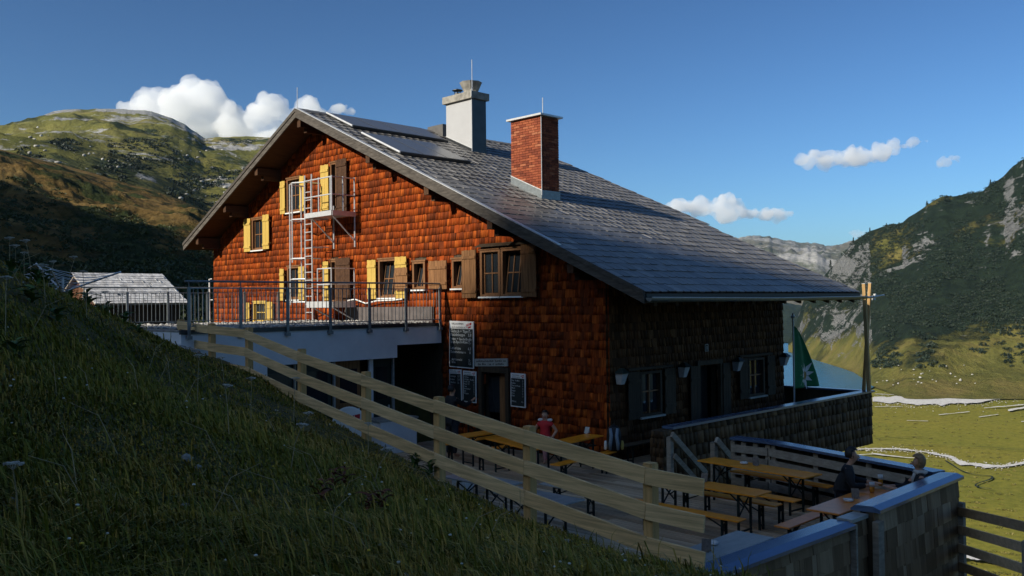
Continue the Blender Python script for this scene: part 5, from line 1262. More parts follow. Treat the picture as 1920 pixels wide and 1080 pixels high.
# ---- poles at the balcony corner, drying wire, flag
def pole(label, a, b_, r=.06):
    base = a; mb = MB(); mb.bar(a, b_, r*2, r*2, (0, 1, 0)); t_ = thing('timber_pole', label, 'pole', base, 0, 'timber poles at the balcony corner')
    mb.build('shaft', MT['post'], t_, base); mb = MB(); mb.bar(b_, (b_[0], b_[1], b_[2]+.02), r*2.1, r*2.1, (0, 1, 0)); mb.build('top_cap', MT['galv'], t_, base)
pole('upright timber pole at the outer balcony corner', (27.72, 12.02, BT+.02), (27.72, 12.12, 4.42), .05)
pole('leaning timber pole at the outer balcony corner with white clamps', (27.86, 12.25, BT+.02), (28.36, 12.20, 4.45), .045)
mb = MB(); mb.box((28.32, 12.08, 3.98), (.10, .08, .14)); mb.box((28.48, 12.10, 4.05), (.09, .07, .12)); tag(mb.build('clamp', MT['white']), 'white clamps on the leaning balcony pole', 'clamp')
mb = MB(); mb.tube([(XR+.1, EV_S-.12, 3.99), (28.2, 12.05, 4.0), (29.4, 12.2, 4.06)], .035, 8); tag(mb.build('drain_pipe', MT['railing']), 'thin pipe carrying the gutter out past the timber poles', 'pipe')
MT['flag_green'] = m_plain('flag_green', (.008, .17, .055), .75, 0, .2, 6, .1)
fx, fy_ = 26.66, 14.0
t_ = thing('flag', 'green flag with a white edelweiss hanging from a pole beyond the hut', 'flag', (fx, fy_, 0.02))
mb = MB(); mb.tube([(0, 0, 0), (0, 0, 3.33)], .03, 8); mb.lathe([(.02, 3.33), (.07, 3.35), (.075, 3.40), (.04, 3.42), (.035, 3.46), (.002, 3.52)], (0, 0, 0), 10); mb.build('pole', MT['galv'], t_)
def flag_pt(u, v):   # u across, v down 0..1
    P0 = ony(1489, 612, fy_); zt = P0[2]-.02; zb_ = 1.08-.02
    z = zt+(zb_-zt)*v; wd = 1.62*v**.72*(1-.15*v)
    return (.03+wd*u, .10*math.sin(u*9+v*2.5)*v*(.3+u)-.05*u, z)
mb = MB(); nu, nv = 22, 26
mb.v = [flag_pt(a/nu, b_/nv) for b_ in range(nv+1) for a in range(nu+1)]
for b_ in range(nv):
    for a in range(nu): k = b_*(nu+1)+a; mb.f.append((k, k+1, k+nu+2, k+nu+1)); mb.mi.append(0)
fo = mb.build('cloth', MT['flag_green'], t_, (0, 0, 0), True)
sol = fo.modifiers.new('thickness', 'SOLIDIFY'); sol.thickness = .006
c = ony(1509, 704, fy_); cx, cz = c[0]-fx, c[2]-.02
def on_flag(x, z):
    P0 = ony(1489, 612, fy_); zt = P0[2]-.02; v = (z-zt)/((1.08-.02)-zt); wd = 1.62*v**.72*(1-.15*v); u = max(0, min(1, (x-.03)/wd))
    return (x, flag_pt(u, v)[1]-.012, z)
mb = MB()
for q in range(9):
    th = 2*math.pi*q/9+.25; L_ = .50 if q % 2 else .40; ww = .075
    d_ = (math.cos(th), math.sin(th)); n_ = (-d_[1], d_[0])
    pts = [(cx+d_[0]*r2+n_[0]*s2*ww, cz+d_[1]*r2*1.05+n_[1]*s2*ww) for r2, s2 in ((.1, -.5), (L_*.55, -1), (L_, 0), (L_*.55, 1), (.1, .5))]
    mb.add([on_flag(a, b_) for a, b_ in pts], [(0, 1, 2, 3, 4)])
mb.build('edelweiss', MT['white'], t_)
MT['ochre'] = m_plain('ochre', (.42, .26, .06), .8, 0, .3, 20, 0)
mb = MB(); mb.add([tuple(np.array(on_flag(cx+.15*math.cos(a*.5236), cz+.15*math.sin(a*.5236)))-np.array((0, .008, 0))) for a in range(12)], [tuple(range(12))]); mb.build('flower_centre', MT['ochre'], t_)

# ---- storage shed, drying frame and log pile beyond the bank
S0 = (17.0, 44.0, 1.6); shed = thing('shed', 'low old shed with a sunlit grey shake roof beyond the bank', 'shed', S0)
sx0, sx1, sy0, sy1, sry, srz, sez = 14.9, 19.2, 41.4, 46.8, 44.1, 5.50, 4.16
MT['rust'] = m_wood('old_red_board', [(0, (.05, .022, .012)), (.5, (.12, .05, .025)), (1, (.20, .12, .075))], stretch=(14, 14, 1.2), rndmix=.6)
mb = MB(); mb.prism([(sx0+.3, sy0+.3, .8), (sx0+.3, sy1-.3, .8), (sx0+.3, sy1-.3, sez), (sx0+.3, sry, srz-.1), (sx0+.3, sy0+.3, sez)], (sx1-sx0-.6, 0, 0)); sw = mb.build('wall', MT['darkwood'], shed, S0)
y = sy0+.3
while y < sy1-.35:
    zt = min(sez+(y-sy0)*(srz-sez)/(sry-sy0), srz-(y-sry)*(srz-sez)/(sy1-sry))-.12
    mb = MB(); mb.box2((sx0+.26, y+.006, .9), (sx0+.298, y+.17, zt)); mb.build('board', MT['rust'], sw, S0); y += .178
mb = MB(); mb.prism([(sx0, sy0, sez-.05), (sx0, sry, srz-.05), (sx0, sy1, sez-.05), (sx0, sy1, sez-.13), (sx0, sry, srz-.13), (sx0, sy0, sez-.13)], (sx1-sx0, 0, 0)); sr = mb.build('roof', MT['board_grey'], shed, S0)
MT['shake'] = m_wood('silver_shake', [(0, (.38, .37, .35)), (.5, (.62, .61, .59)), (1, (.82, .81, .79))], stretch=(9, 2, 9), rndmix=.7, streak=.4)
fr = []; r2 = np.random.default_rng(19); sl = np.array((0, sry-sy0, srz-sez)); Lr = np.linalg.norm(sl); sl = sl/Lr; nn = np.array((0, -sl[2], sl[1])); v = -.03
while v < Lr-.02:
    u = sx0-.02
    while u < sx1:
        w_ = r2.uniform(.12, .24); M = np.eye(4); M[:3, 0] = (min(w_, sx1+.03-u)-.006, 0, 0); M[:3, 1] = nn*r2.uniform(.02, .035); M[:3, 2] = sl*.36-nn*.012; M[:3, 3] = np.array((u, sy0, sez-.04))+sl*v; fr.append(M); u += w_
    v += .25
place_pieces(fr, wedge_mesh('shake', MT['shake']), 'shake', sr, S0, _WV, _WF, MT['shake'], 300, 'shakes')
# rotary clothes dryer
d0 = depth(118, 560, 16.2); dx_, dy_ = float(d0[0]), float(d0[1]); dz_ = float(ground_z(dx_, dy_))
dry = thing('clothes_dryer', 'rotary clothes dryer with thin lines among the weeds on the crest', 'clothes dryer', (dx_, dy_, dz_))
top = float(depth(118, 520, 16.2)[2])-dz_; hub = float(depth(118, 548, 16.2)[2])-dz_
mb = MB(); mb.tube([(0, 0, -.1), (0, 0, top)], .022, 8); mb.build('post', MT['galv'], dry)
ends = []
for px, py, dd in ((68, 494, 17.0), (226, 510, 15.6), (-5, 498, 15.2), (95, 505, 14.2)):
    e = depth(px, py, dd)-np.array((dx_, dy_, dz_)); ends.append(e)
    mb = MB(); mb.tube([(0, 0, hub), tuple(e)], .016, 6); mb.build('arm', MT['galv'], dry)
order = [0, 1, 3, 2]
for k in range(1, 7):
    f = k/6; mb = MB(); c_ = np.array((0, 0, hub))
    pts = []
    for a, b_ in zip(order, order[1:]+order[:1]):
        A_, B_ = c_+(ends[a]-c_)*f, c_+(ends[b_]-c_)*f
        for s_ in np.linspace(0, 1, 5)[:-1]: pts.append(tuple(A_+(B_-A_)*s_-np.array((0, 0, .12*f*math.sin(math.pi*s_)))))
    pts.append(pts[0]); mb.tube(pts, .005, 4); mb.build('line', MT['galv'], dry)
# log pile
lp = onz(238, 598, 3.0); lx, ly = 10.3, 28.6
lp_t = thing('log_pile', 'short stack of pale split logs in the sun behind the far railing', 'log pile', (lx, ly, 2.9))
MT['log'] = m_wood('split_log', [(0, (.30, .20, .10)), (.5, (.42, .31, .18)), (1, (.55, .44, .29))], stretch=(10, 10, 10), rndmix=.8)
r2 = np.random.default_rng(3)
for q in range(16):
    mb = MB(); xx = -.1+.13*(q % 8)+r2.uniform(-.02, .02); zz_ = .38+.14*(q//8); yy = r2.uniform(-.05, .05); rr = r2.uniform(.06, .08)
    mb.tube([(xx, yy-.25, zz_), (xx, yy+.25, zz_)], rr, 7); mb.build('log', MT['log'], lp_t)
mb = MB(); mb.box2((-.2, -.2, 0), (-.12, .2, .3)); mb.box2((.85, -.2, 0), (.93, .2, .3)); mb.box2((-.2, -.2, .22), (.93, .2, .30)); mb.build('trestle', MT['log'], lp_t)
# pale box behind the fence, white sack at the bank
mb = MB(); mb.box2((14.0, 19.0, 0), (15.2, 19.65, .85)); bx_ = thing('storage_box', 'pale grey storage box below the annex doors', 'box', (14.6, 19.3, 0)); mb.build('body', MT['plaster'], bx_, (14.6, 19.3, 0)); mb = MB(); mb.box2((13.96, 18.97, .853), (15.24, 19.68, .91)); mb.build('lid', MT['greytable'], bx_, (14.6, 19.3, 0))
sx_, sy_ = at(868, 900, .3); o = puff(MB(), (0, 0, .28), (.18, .22, .30)).build('sack', MT['curtain'], None, (0, 0, 0), True); o.location = (sx_, sy_, 0); tag(o, 'pale sack standing at the foot of the grassy bank', 'sack')
# ================================================================== PEOPLE
import bmesh
MT['skin'] = m_plain('skin', (.50, .27, .17), .5, 0, .08, 12, .05)
MT['jacket_black'] = m_plain('black_jacket', (.010, .010, .012), .8, 0, .3, 12, .3)
MT['trousers'] = m_plain('dark_trousers', (.02, .022, .028), .85, 0, .3, 12, .3)
MT['jersey'] = m_plain('red_jersey', (.55, .015, .022), .7, 0, .12, 10, .2)
MT['hair_dark'] = m_plain('dark_hair', (.012, .009, .007), .5, 0, .4, 40, .4)
MT['hair_blond'] = m_plain('blond_hair', (.30, .17, .07), .5, 0, .35, 40, .4)
MT['scarf'] = m_plain('pale_scarf', (.50, .48, .45), .8, 0, .2, 15, .3)
MT['pink'] = m_plain('pink_cloth', (.55, .25, .24), .8, 0, .2, 12, .3)

def skin_mesh(name, mat, verts, edges, root, parent, sub=2):
    """verts: {name:(pos, rx, ry)}"""
    bm = bmesh.new(); ly = bm.verts.layers.skin.verify(); idx = {}
    for k, (p, rx, ry) in verts.items():
        v = bm.verts.new(p); v[ly].radius = (rx, ry); v[ly].use_root = (k == root); idx[k] = v
    for a, b_ in edges:
        if a in idx and b_ in idx: bm.edges.new((idx[a], idx[b_]))
    me = bpy.data.meshes.new(name); bm.to_mesh(me); bm.free(); me.materials.append(mat)
    o = link(name, me, None, parent)
    s = o.modifiers.new('skin', 'SKIN'); s.use_smooth_shade = True; s.branch_smoothing = .6
    u = o.modifiers.new('subdiv', 'SUBSURF'); u.levels = sub; u.render_levels = sub
    return o

def person(label, loc, rz, arms, seated=True, top='jacket_black', legs='trousers', hair='hair_dark', longhair=False, sleeves=True, lean=.0, headturn=0.0, width=1.0, dz=0.0):
    root = thing('person', label, 'person', loc, rz)
    V = {}; E_ = []
    zb = (.57 if seated else .96)+dz
    L = lambda h: lean*h
    def add(k, p, rx, ry=None): V[k] = (p, rx, ry or rx)
    add('pelvis', (0, 0, zb), .125, .155); add('waist', (L(.15), 0, zb+.16), .105, .135); add('chest', (L(.34), 0, zb+.34), .115, .155); add('coll', (L(.47), 0, zb+.465), .075, .10)
    add('neck', (L(.52)+.005, 0, zb+.52), .054); hx = L(.6)+.015
    add('jaw', (hx+.015, 0, zb+.575), .068, .062); add('face', (hx+.008, 0, zb+.645), .09, .076); add('skull', (hx-.012, 0, zb+.71), .088, .076); add('crown', (hx-.015, 0, zb+.765), .05, .045)
    E_ += [('pelvis', 'waist'), ('waist', 'chest'), ('chest', 'coll'), ('coll', 'neck'), ('neck', 'jaw'), ('jaw', 'face'), ('face', 'skull'), ('skull', 'crown')]
    ct, st_ = math.cos(headturn), math.sin(headturn)
    add('nose', (hx+.008+.10*ct, .10*st_, zb+.63), .012); add('nose2', (hx+.008+.112*ct, .112*st_, zb+.62), .010); E_ += [('face', 'nose'), ('nose', 'nose2')]
    for s, side in ((1, 'l'), (-1, 'r')):
        sh = (L(.43), s*.165*width, zb+.435); el, wr, hd = arms[side]
        add('sh'+side, sh, .060); add('el'+side, el, .044); add('wr'+side, wr, .030); add('palm'+side, hd, .030, .018)
        E_ += [('coll', 'sh'+side), ('sh'+side, 'el'+side), ('el'+side, 'wr'+side), ('wr'+side, 'palm'+side)]
        d = (Vector(hd)-Vector(wr)).normalized(); up_ = Vector((0, 0, 1)); sd = d.cross(up_)
        if sd.length < .1: sd = Vector((0, 1, 0))
        sd.normalize(); dn = sd.cross(d)
        for q in range(4):
            o_ = (q-1.5)*.019; ln = (.062, .075, .07, .055)[q]
            b0 = Vector(hd)+d*.035+sd*o_; b1 = b0+d*ln*.55+dn*.004; b2 = b1+d*ln*.45-up_*.014
            for nm, p in (('a', b0), ('b', b1), ('c', b2)): add('f%d%s%s' % (q, nm, side), tuple(p), .009 if nm != 'c' else .007)
            E_ += [('palm'+side, 'f%da%s' % (q, side)), ('f%da%s' % (q, side), 'f%db%s' % (q, side)), ('f%db%s' % (q, side), 'f%dc%s' % (q, side))]
        b0 = Vector(hd)-sd*s*.035; b1 = b0+d*.03-sd*s*.012
        add('t0'+side, tuple(b0), .011); add('t1'+side, tuple(b1), .009); E_ += [('palm'+side, 't0'+side), ('t0'+side, 't1'+side)]
        if seated: kn, an, to = (.40, s*.12, zb-.03), (.36, s*.11, .09+dz*.3), (.50, s*.12, .045+dz*.3)
        else: kn, an, to = (.02, s*.10, .50), (-.02, s*.10, .09), (.13, s*.12, .04)
        add('hip'+side, (.03 if seated else 0, s*.09, zb-.02), .085); add('kn'+side, kn, .062); add('an'+side, an, .042); add('to'+side, to, .035)
        E_ += [('pelvis', 'hip'+side), ('hip'+side, 'kn'+side), ('kn'+side, 'an'+side), ('an'+side, 'to'+side)]
    VB = {k: ((p, rx-.022, ry-.022) if k in ('pelvis', 'waist', 'chest', 'coll', 'hipl', 'hipr') else ((p, rx-.012, ry-.012) if k in ('shl', 'shr') else (p, rx, ry))) for k, (p, rx, ry) in V.items()}
    body = skin_mesh('body', MT['skin'], VB, E_, 'pelvis', root)
    g = .014
    T = {k: (V[k][0], V[k][1]+g+.006+(.02 if k == 'coll' else 0), V[k][2]+g+(.025 if k == 'coll' else 0)) for k in ('pelvis', 'waist', 'chest', 'coll')}
    T['neckb'] = (tuple(Vector(V['neck'][0])+Vector((-.01, 0, .015))), .078, .076); te = [('pelvis', 'waist'), ('waist', 'chest'), ('chest', 'coll'), ('coll', 'neckb')]
    for side in 'lr':
        T['sh'+side] = (V['sh'+side][0], V['sh'+side][1]+g+.016, V['sh'+side][2]+g+.016); te.append(('coll', 'sh'+side))
        if sleeves:
            T['el'+side] = (V['el'+side][0], .062, .062); w0 = Vector(V['el'+side][0]).lerp(Vector(V['wr'+side][0]), .93)
            T['wr'+side] = (tuple(w0), .044, .044); te += [('sh'+side, 'el'+side), ('el'+side, 'wr'+side)]
        else:
            w0 = Vector(V['sh'+side][0]).lerp(Vector(V['el'+side][0]), .3); T['cap'+side] = (tuple(w0), .066, .066); te.append(('sh'+side, 'cap'+side))
    skin_mesh('jacket' if sleeves else 'jersey', MT[top], T, te, 'pelvis', root)
    B = {'pelvis': (V['pelvis'][0], .142, .170)}; be = []
    for side in 'lr':
        for k, r in (('hip', .102), ('kn', .078), ('an', .06)): B[k+side] = (V[k+side][0], r, r)
        be += [('pelvis', 'hip'+side), ('hip'+side, 'kn'+side), ('kn'+side, 'an'+side)]
    skin_mesh('trousers', MT[legs], B, be, 'pelvis', root)
    # hair shell round the head, open at the face
    hc = Vector((hx-.006, 0, zb+.68)); mb = MB(); nu, nv = 24, 16; keep = {}
    r3 = np.random.default_rng(int(abs(loc[0]*100)))
    for i in range(nv+1):
        for j in range(nu):
            th = math.pi*i/nv; ph = 2*math.pi*j/nu
            d = Vector((math.sin(th)*math.cos(ph), math.sin(th)*math.sin(ph), math.cos(th))); rr = 1.0+r3.uniform(-.03, .05)
            p = hc+Vector((d.x*.108*rr, d.y*.092*rr, d.z*(.112 if d.z > 0 else (.135 if longhair else .10))*rr))
            q = p-hc; p = hc+Vector((q.x*ct-q.y*st_, q.x*st_+q.y*ct, q.z)); mb.v.append(tuple(p)); keep[i*nu+j] = d
    for i in range(nv):
        for j in range(nu):
            f = (i*nu+j, (i+1)*nu+j, (i+1)*nu+(j+1) % nu, i*nu+(j+1) % nu); d = (keep[f[0]]+keep[f[2]])/2
            if d.z > .52 or (d.x < (.35 if longhair else .12) and d.z > (-.95 if longhair else -.5)): mb.f.append(f); mb.mi.append(0)
    ho = mb.build('hair', MT[hair], root, (0, 0, 0), True); so = ho.modifiers.new('thick', 'SOLIDIFY'); so.thickness = .012
    def fc(x, y, z): return (hx+x*ct-y*st_, x*st_+y*ct, zb+z)
    for s in (1, -1):
        puff(MB(), fc(.088, s*.030, .66), (.008, .011, .007), 6).build('eye', MT['ink'], root, (0, 0, 0), True)
        puff(MB(), fc(-.005, s*.078, .647), (.018, .010, .03), 6).build('ear', MT['skin'], root, (0, 0, 0), True)
    puff(MB(), fc(.086, 0, .587), (.008, .022, .006), 6).build('mouth', MT['pink'], root, (0, 0, 0), True)
    root.scale = (1.07, 1.07, 1.07)
    return root
# man in black, forearms on the table
person('man in black jacket with dark hair leaning over the reddish table', (14.62, 6.86, 0), RAD(-62), {'l': ((.20, .26, .80), (.44, .17, .785), (.52, .13, .785)), 'r': ((.16, -.26, .78), (.38, -.13, .785), (.46, -.08, .785))}, lean=.28)
w_ = person('blond woman in black jacket and pale scarf sitting in the parapet corner', (15.10, 5.70, 0), RAD(122), {'l': ((.18, .24, .74), (.40, .10, .775), (.47, .05, .785)), 'r': ((.20, -.22, .74), (.40, -.10, .775), (.47, -.04, .785))}, hair='hair_blond', longhair=True, lean=.05, dz=-.05)
mb = MB(); mb.tube([(.075*math.cos(a*.524)+.02, .08*math.sin(a*.524), 1.03) for a in range(13)], .035, 8); mb.tube([(.09, .03, 1.02), (.125, .02, .93), (.125, .02, .84)], [.03, .028, .022], 8); mb.build('scarf', MT['scarf'], w_, (0, 0, 0), True)
bench('short dark corner seat under the blond woman', 15.12, 5.72, RAD(30), .6, .32, 'darkwood', .43)
r_p = person('person in a sleeveless red jersey with white shoulders sitting against the gable wall', (16.28, 15.25, 0), RAD(205), {'l': ((-.02, .30, .78), (.14, .22, .62), (.22, .17, .63)), 'r': ((-.02, -.30, .78), (.14, -.22, .62), (.22, -.17, .63))}, top='jersey', sleeves=False, legs='pink', dz=-.05)
r_p.scale = (.97, .97, .97)
for s in (1, -1): puff(MB(), (.0, s*.125, 1.055), (.075, .065, .035), 8).build('shoulder_panel', MT['white'], r_p, (0, 0, 0), True)
person('person in dark clothes pointing at the chalk menu boards', (15.05, 17.38, 0), RAD(5), {'l': ((.02, .22, 1.14), (.06, .24, .92), (.07, .24, .84)), 'r': ((.22, -.26, 1.24), (.47, -.22, 1.33), (.55, -.21, 1.36))}, seated=False)

ORD = ['leftmost', 'second', 'third', 'fourth', 'fifth', 'sixth', 'seventh', 'eighth', 'ninth', 'tenth', 'eleventh', 'twelfth', 'thirteenth', 'fourteenth', 'fifteenth', 'sixteenth', 'seventeenth', 'eighteenth', 'nineteenth', 'twentieth', 'twenty-first', 'twenty-second']
def ordinals(group, text):
    obs = [o for o in bpy.data.objects if o.get('group') == group and o.get('category')]
    def sx(o): q = np.array(o.location)-EYE; return (q @ CR)/(q @ CF)
    for k, o in enumerate(sorted(obs, key=sx)): o['label'] = ('leftmost ' if k == 0 else ORD[k]+' from the left ')+text
# ================================================================== VEGETATION
def m_leaf(name, stops, patch=.35):
    mt, t, b = new_mat(name); r = rand_n(t); n = noise_n(t, pos_n(t), patch, 4)
    v = math_n(t, 'ADD', math_n(t, 'MULTIPLY', r, .55), math_n(t, 'MULTIPLY', n, .45))
    t.links.new(ramp(t, v, stops), b.inputs['Base Color']); b.inputs['Roughness'].default_value = .6
    b.inputs['Specular IOR Level'].default_value = .3; return mt
MT['grass'] = m_leaf('meadow_blades', [(0, (.05, .062, .005)), (.35, (.14, .14, .010)), (.55, (.25, .20, .018)), (.75, (.40, .26, .05)), (1, (.58, .43, .15))], .8)
MT['leaf'] = m_leaf('broad_leaf', [(0, (.035, .075, .015)), (.6, (.08, .14, .028)), (1, (.17, .19, .04))])
MT['redleaf'] = m_leaf('red_leaf', [(0, (.10, .03, .015)), (1, (.22, .07, .03))])
MT['dry'] = m_plain('dry_stalk', (.34, .27, .15), .8, 0, .3, 20, 0)
MT['umbel'] = m_plain('pale_umbel', (.45, .42, .36), .9, 0, .3, 20, .2)
def in_grass(x, y):
    fx = np.interp(y, _fy, _fx); de = np.interp(y, [0, 5.4, 7, 9, 13, 18, 20], [9.4, 9.25, 9.6, 10.1, 10.2, 10.9, 11.2])
    return (x < np.where(y < 19.9, de+.1, 8.9)) & ~((y < 5.75) & (x > 8.3)) & (y < 26)
def grass_field(N, seed):
    r = np.random.default_rng(seed)
    a = r.uniform(RAD(-24), RAD(68), N); d = np.exp(r.uniform(math.log(2.6), math.log(26), N))
    x, y = np.sin(a)*d, np.cos(a)*d
    dens = fbm(x*1.1, y*1.1, 3, 77); m_ = in_grass(x, y) & (r.random(N) < .6+.8*dens); x, y, d, dens = x[m_], y[m_], d[m_], dens[m_]
    n = len(x); z = ground_z(x, y)
    tall = fbm(x*.55, y*.55, 4, 78); h = (.058+.11*np.clip(tall*2.3-.75, 0, 1.2))*r.uniform(.5, 1.5, n); h = np.where(r.random(n) < .02, h*2.0+.06, h)*np.where(x > 7.4, .6, 1.0)
    wd = (.0032+.0032*r.random(n))*(.75+d/11)
    th = r.uniform(0, 6.283, n); ln = r.uniform(.3, 1.25, n)*h
    wind = fbm(x*.35, y*.35, 2, 79)*6.28
    dx, dy = np.cos(th)*.7+np.cos(wind)*.6, np.sin(th)*.7+np.sin(wind)*.6
    px, py = -np.sin(th), np.cos(th)
    b = np.stack([x, y, z-.02], -1); w_ = np.stack([px*wd, py*wd, 0*wd], -1)
    mid = b+np.stack([dx*ln*.35, dy*ln*.35, h*.62], -1); tip = b+np.stack([dx*ln, dy*ln, h*(1-.38*(ln/h))], -1)
    V = np.stack([b-w_, b+w_, mid-w_*.75, mid+w_*.75, tip], 1).reshape(-1, 3)
    k = np.arange(n)[:, None]*5; F = np.concatenate([k+np.array([0, 1, 3]), k+np.array([0, 3, 2]), k+np.array([2, 3, 4])], 1).reshape(-1, 3)
    rv = np.clip(r.normal(.45, .22, n)+1.35*(fbm(x*.9, y*.9, 4, 91)-.5), 0, .999)
    return np_mesh('grass', V, F, MT['grass'], False, {'rnd': ('FACE', 'FLOAT', np.repeat(rv, 3))})
tag(grass_field(640000, 5), 'rough alpine grass covering the shaded bank in front', 'grass', kind='stuff')

# one broad leaf, bent along its rib
def leaf_mesh(name, mat, L=.2, W_=.08):
    mb = MB(); n = 5
    for i in range(n+1):
        s = i/n; wd = W_*math.sin(math.pi*min(.97, s*.93+.07))**.8*.5; x = L*s; z = L*(.55*s-.62*s*s)
        mb.v += [(x, -wd, z+.012), (x, 0, z), (x, wd, z+.012)]
    for i in range(n):
        k = i*3; mb.f += [(k, k+3, k+4, k+1), (k+1, k+4, k+5, k+2)]; mb.mi += [0, 0]
    o = mb.build(name, mat, None, (0, 0, 0), True); me = o.data; bpy.data.objects.remove(o); return me
leafs = [leaf_mesh('leaf', MT['leaf'], .24, .10), leaf_mesh('leaf', MT['leaf'], .18, .05), leaf_mesh('leaf', MT['redleaf'], .14, .06)]
r_ = np.random.default_rng(61)
def plant(x, y, n, which, scale, label, group, name='leafy_plant'):
    z = float(ground_z(x, y)); t_ = thing(name, label, 'plant', (x, y, z), r_.uniform(0, 6), group)
    for q in range(n):
        o = bpy.data.objects.new('leaf', leafs[which]); col.objects.link(o); o.parent = t_
        lv = q/n; o.location = (r_.uniform(-.03, .03), r_.uniform(-.03, .03), .02+.22*lv*scale); o.rotation_euler = (r_.uniform(-.2, .2), -.35-.6*r_.random()+.5*lv, q*2.4+r_.uniform(-.3, .3)); s = scale*r_.uniform(.7, 1.25)*(1-.3*lv); o.scale = (s, s, s)
spots = [(40, 560, 14), (20, 610, 12), (85, 590, 14.5), (130, 600, 15.5), (165, 640, 15), (60, 650, 11.5), (110, 680, 11.5), (200, 650, 16), (235, 680, 15), (30, 700, 9.5), (150, 560, 16.5), (185, 600, 17), (95, 545, 15.5), (260, 700, 14.5), (15, 535, 13.5), (70, 620, 13)]
for px, py, dd in spots:
    q = depth(px, py, dd); plant(float(q[0]), float(q[1]), int(r_.integers(10, 15)), 0, r_.uniform(.6, 1.0), 'broad-leaved dock plant in the weeds at the left crest', 'dock plants at the left crest', 'dock_plant')
for px, py, dd in ((625, 930, 8.6), (645, 905, 9.0), (690, 965, 8.0), (605, 965, 8.0), (715, 945, 8.2)):
    q = depth(px, py, dd); plant(float(q[0]), float(q[1]), 9, 2, .9, 'reddish-leaved herb in the middle of the grassy bank', 'red-leaved herbs in the grass', 'red_herb')
for px, py, dd, lb in ((755, 855, 13.6, 'leafy clump at the second fence post from the left of the steps of rails'), (782, 872, 13.2, 'leafy clump just left of the fence post beside the grey table')):
    q = depth(px, py, dd); plant(float(q[0])+.25, float(q[1]), 22, 1, 1.0, lb, None)
for k, (px, py, dd) in enumerate(((1180, 975, 10.9), (1215, 990, 10.6))):
    q = onz(px, py, .15); plant(9.75+.25*k, 7.75-.5*k, 22, 1, 1.2, ('dark leafy clump at the deck edge left of the last fence post', 'dark leafy clump at the deck edge by the grey bench')[k], None)
# dry stalks with pale umbels
for q in range(22):
    px, py, dd = [(18, 505, 13), (45, 515, 13.5), (90, 535, 14.5), (60, 540, 13), (30, 495, 12.5), (125, 555, 15), (160, 590, 15.5), (85, 570, 12), (205, 620, 16), (420, 700, 14.5), (550, 715, 14), (320, 690, 15.5), (470, 740, 12.5), (690, 790, 12.8), (560, 780, 12), (430, 850, 9.5), (370, 770, 12), (700, 880, 10), (545, 905, 9), (35, 1000, 5.6), (220, 560, 17), (10, 600, 10)][q]
    p_ = depth(px, py, dd); x, y = float(p_[0]), float(p_[1]); z = float(ground_z(x, y)); hgt = r_.uniform(.35, .65)
    t_ = thing('umbel', 'dry stalk with a pale umbel head rising out of the grass', 'plant', (x, y, z), 0, 'dry umbels on the bank')
    lx_, ly_ = r_.uniform(-.12, .12, 2); mb = MB(); mb.tube([(0, 0, -.03), (lx_*.4, ly_*.4, hgt*.6), (lx_, ly_, hgt)], [.006, .005, .004], 5); mb.build('stem', MT['dry'], t_)
    mb = MB()
    for j in range(14):
        a, rr = r_.uniform(0, 6.28), r_.uniform(.01, .07); e = (lx_+rr*math.cos(a), ly_+rr*math.sin(a), hgt+.05-rr*.25)
        mb.tube([(lx_, ly_, hgt), e], .002, 3); mb.box(e, (.022, .022, .012))
    mb.build('head', MT['umbel'], t_)
# long bent straw
mb = MB()
for q in range(46):
    px, py, dd = r_.uniform(20, 1000), r_.uniform(680, 1060), 0
    dd = np.interp(py, [680, 1080], [13.5, 5.4]); p_ = depth(px, py, dd); x, y = float(p_[0]), float(p_[1])
    if not in_grass(np.array([x]), np.array([y]))[0]: continue
    z = float(ground_z(x, y)); a = r_.uniform(0, 6.28); L = r_.uniform(.3, .6)
    mb.tube([(x, y, z), (x+.3*L*math.cos(a), y+.3*L*math.sin(a), z+.6*L), (x+.75*L*math.cos(a), y+.75*L*math.sin(a), z+.8*L)], [.004, .0035, .002], 4)
tag(mb.build('straw', MT['dry']), 'loose bent straw stalks among the grass', 'straw', kind='stuff')
# stones lying in the bank
MT['stone'] = m_plain('limestone', (.27, .255, .22), .95, 0, .4, 24, .7)
mst = [(402, 1058, .10), (350, 935, .08), (372, 942, .05), (760, 1072, .13), (782, 1078, .07), (985, 905, .06), (1060, 935, .10), (1035, 990, .07), (1100, 985, .12), (1135, 1000, .08), (1125, 960, .09), (1090, 1035, .09), (1180, 1040, .10), (345, 1000, .05), (655, 1015, .05), (20, 1060, .09), (845, 985, .06)]
for q, (px, py, s_) in enumerate(mst):
    dd = np.interp(py, [900, 1080], [8.6, 5.5]) if px < 900 else np.interp(px, [960, 1200], [10.2, 9.2])
    p_ = depth(px, py, dd); x, y = float(p_[0]), float(p_[1]); z = float(ground_z(x, y))
    me = bpy.data.meshes.new('stone'); bm = bmesh.new(); bmesh.ops.create_icosphere(bm, subdivisions=2, radius=1)
    for v in bm.verts:
        k = 1+.45*(float(fbm(v.co.x*1.7+q*3, v.co.y*1.7+v.co.z*2.1, 3, q))-.5)*2; v.co = Vector((v.co.x*s_*.75*k, v.co.y*s_*.6*k, v.co.z*s_*.45*k))
    bm.to_mesh(me); bm.free(); me.materials.append(MT['stone']); o = link('stone', me); o.location = (x, y, z+s_*.12); o.rotation_euler = (0, 0, q)
    tag(o, 'pale limestone lump lying in the grassy bank' if px < 900 else 'pale limestone lump at the foot of the bank beside the deck', 'stone', 'stones in the bank' if px < 900 else 'stones along the deck edge')
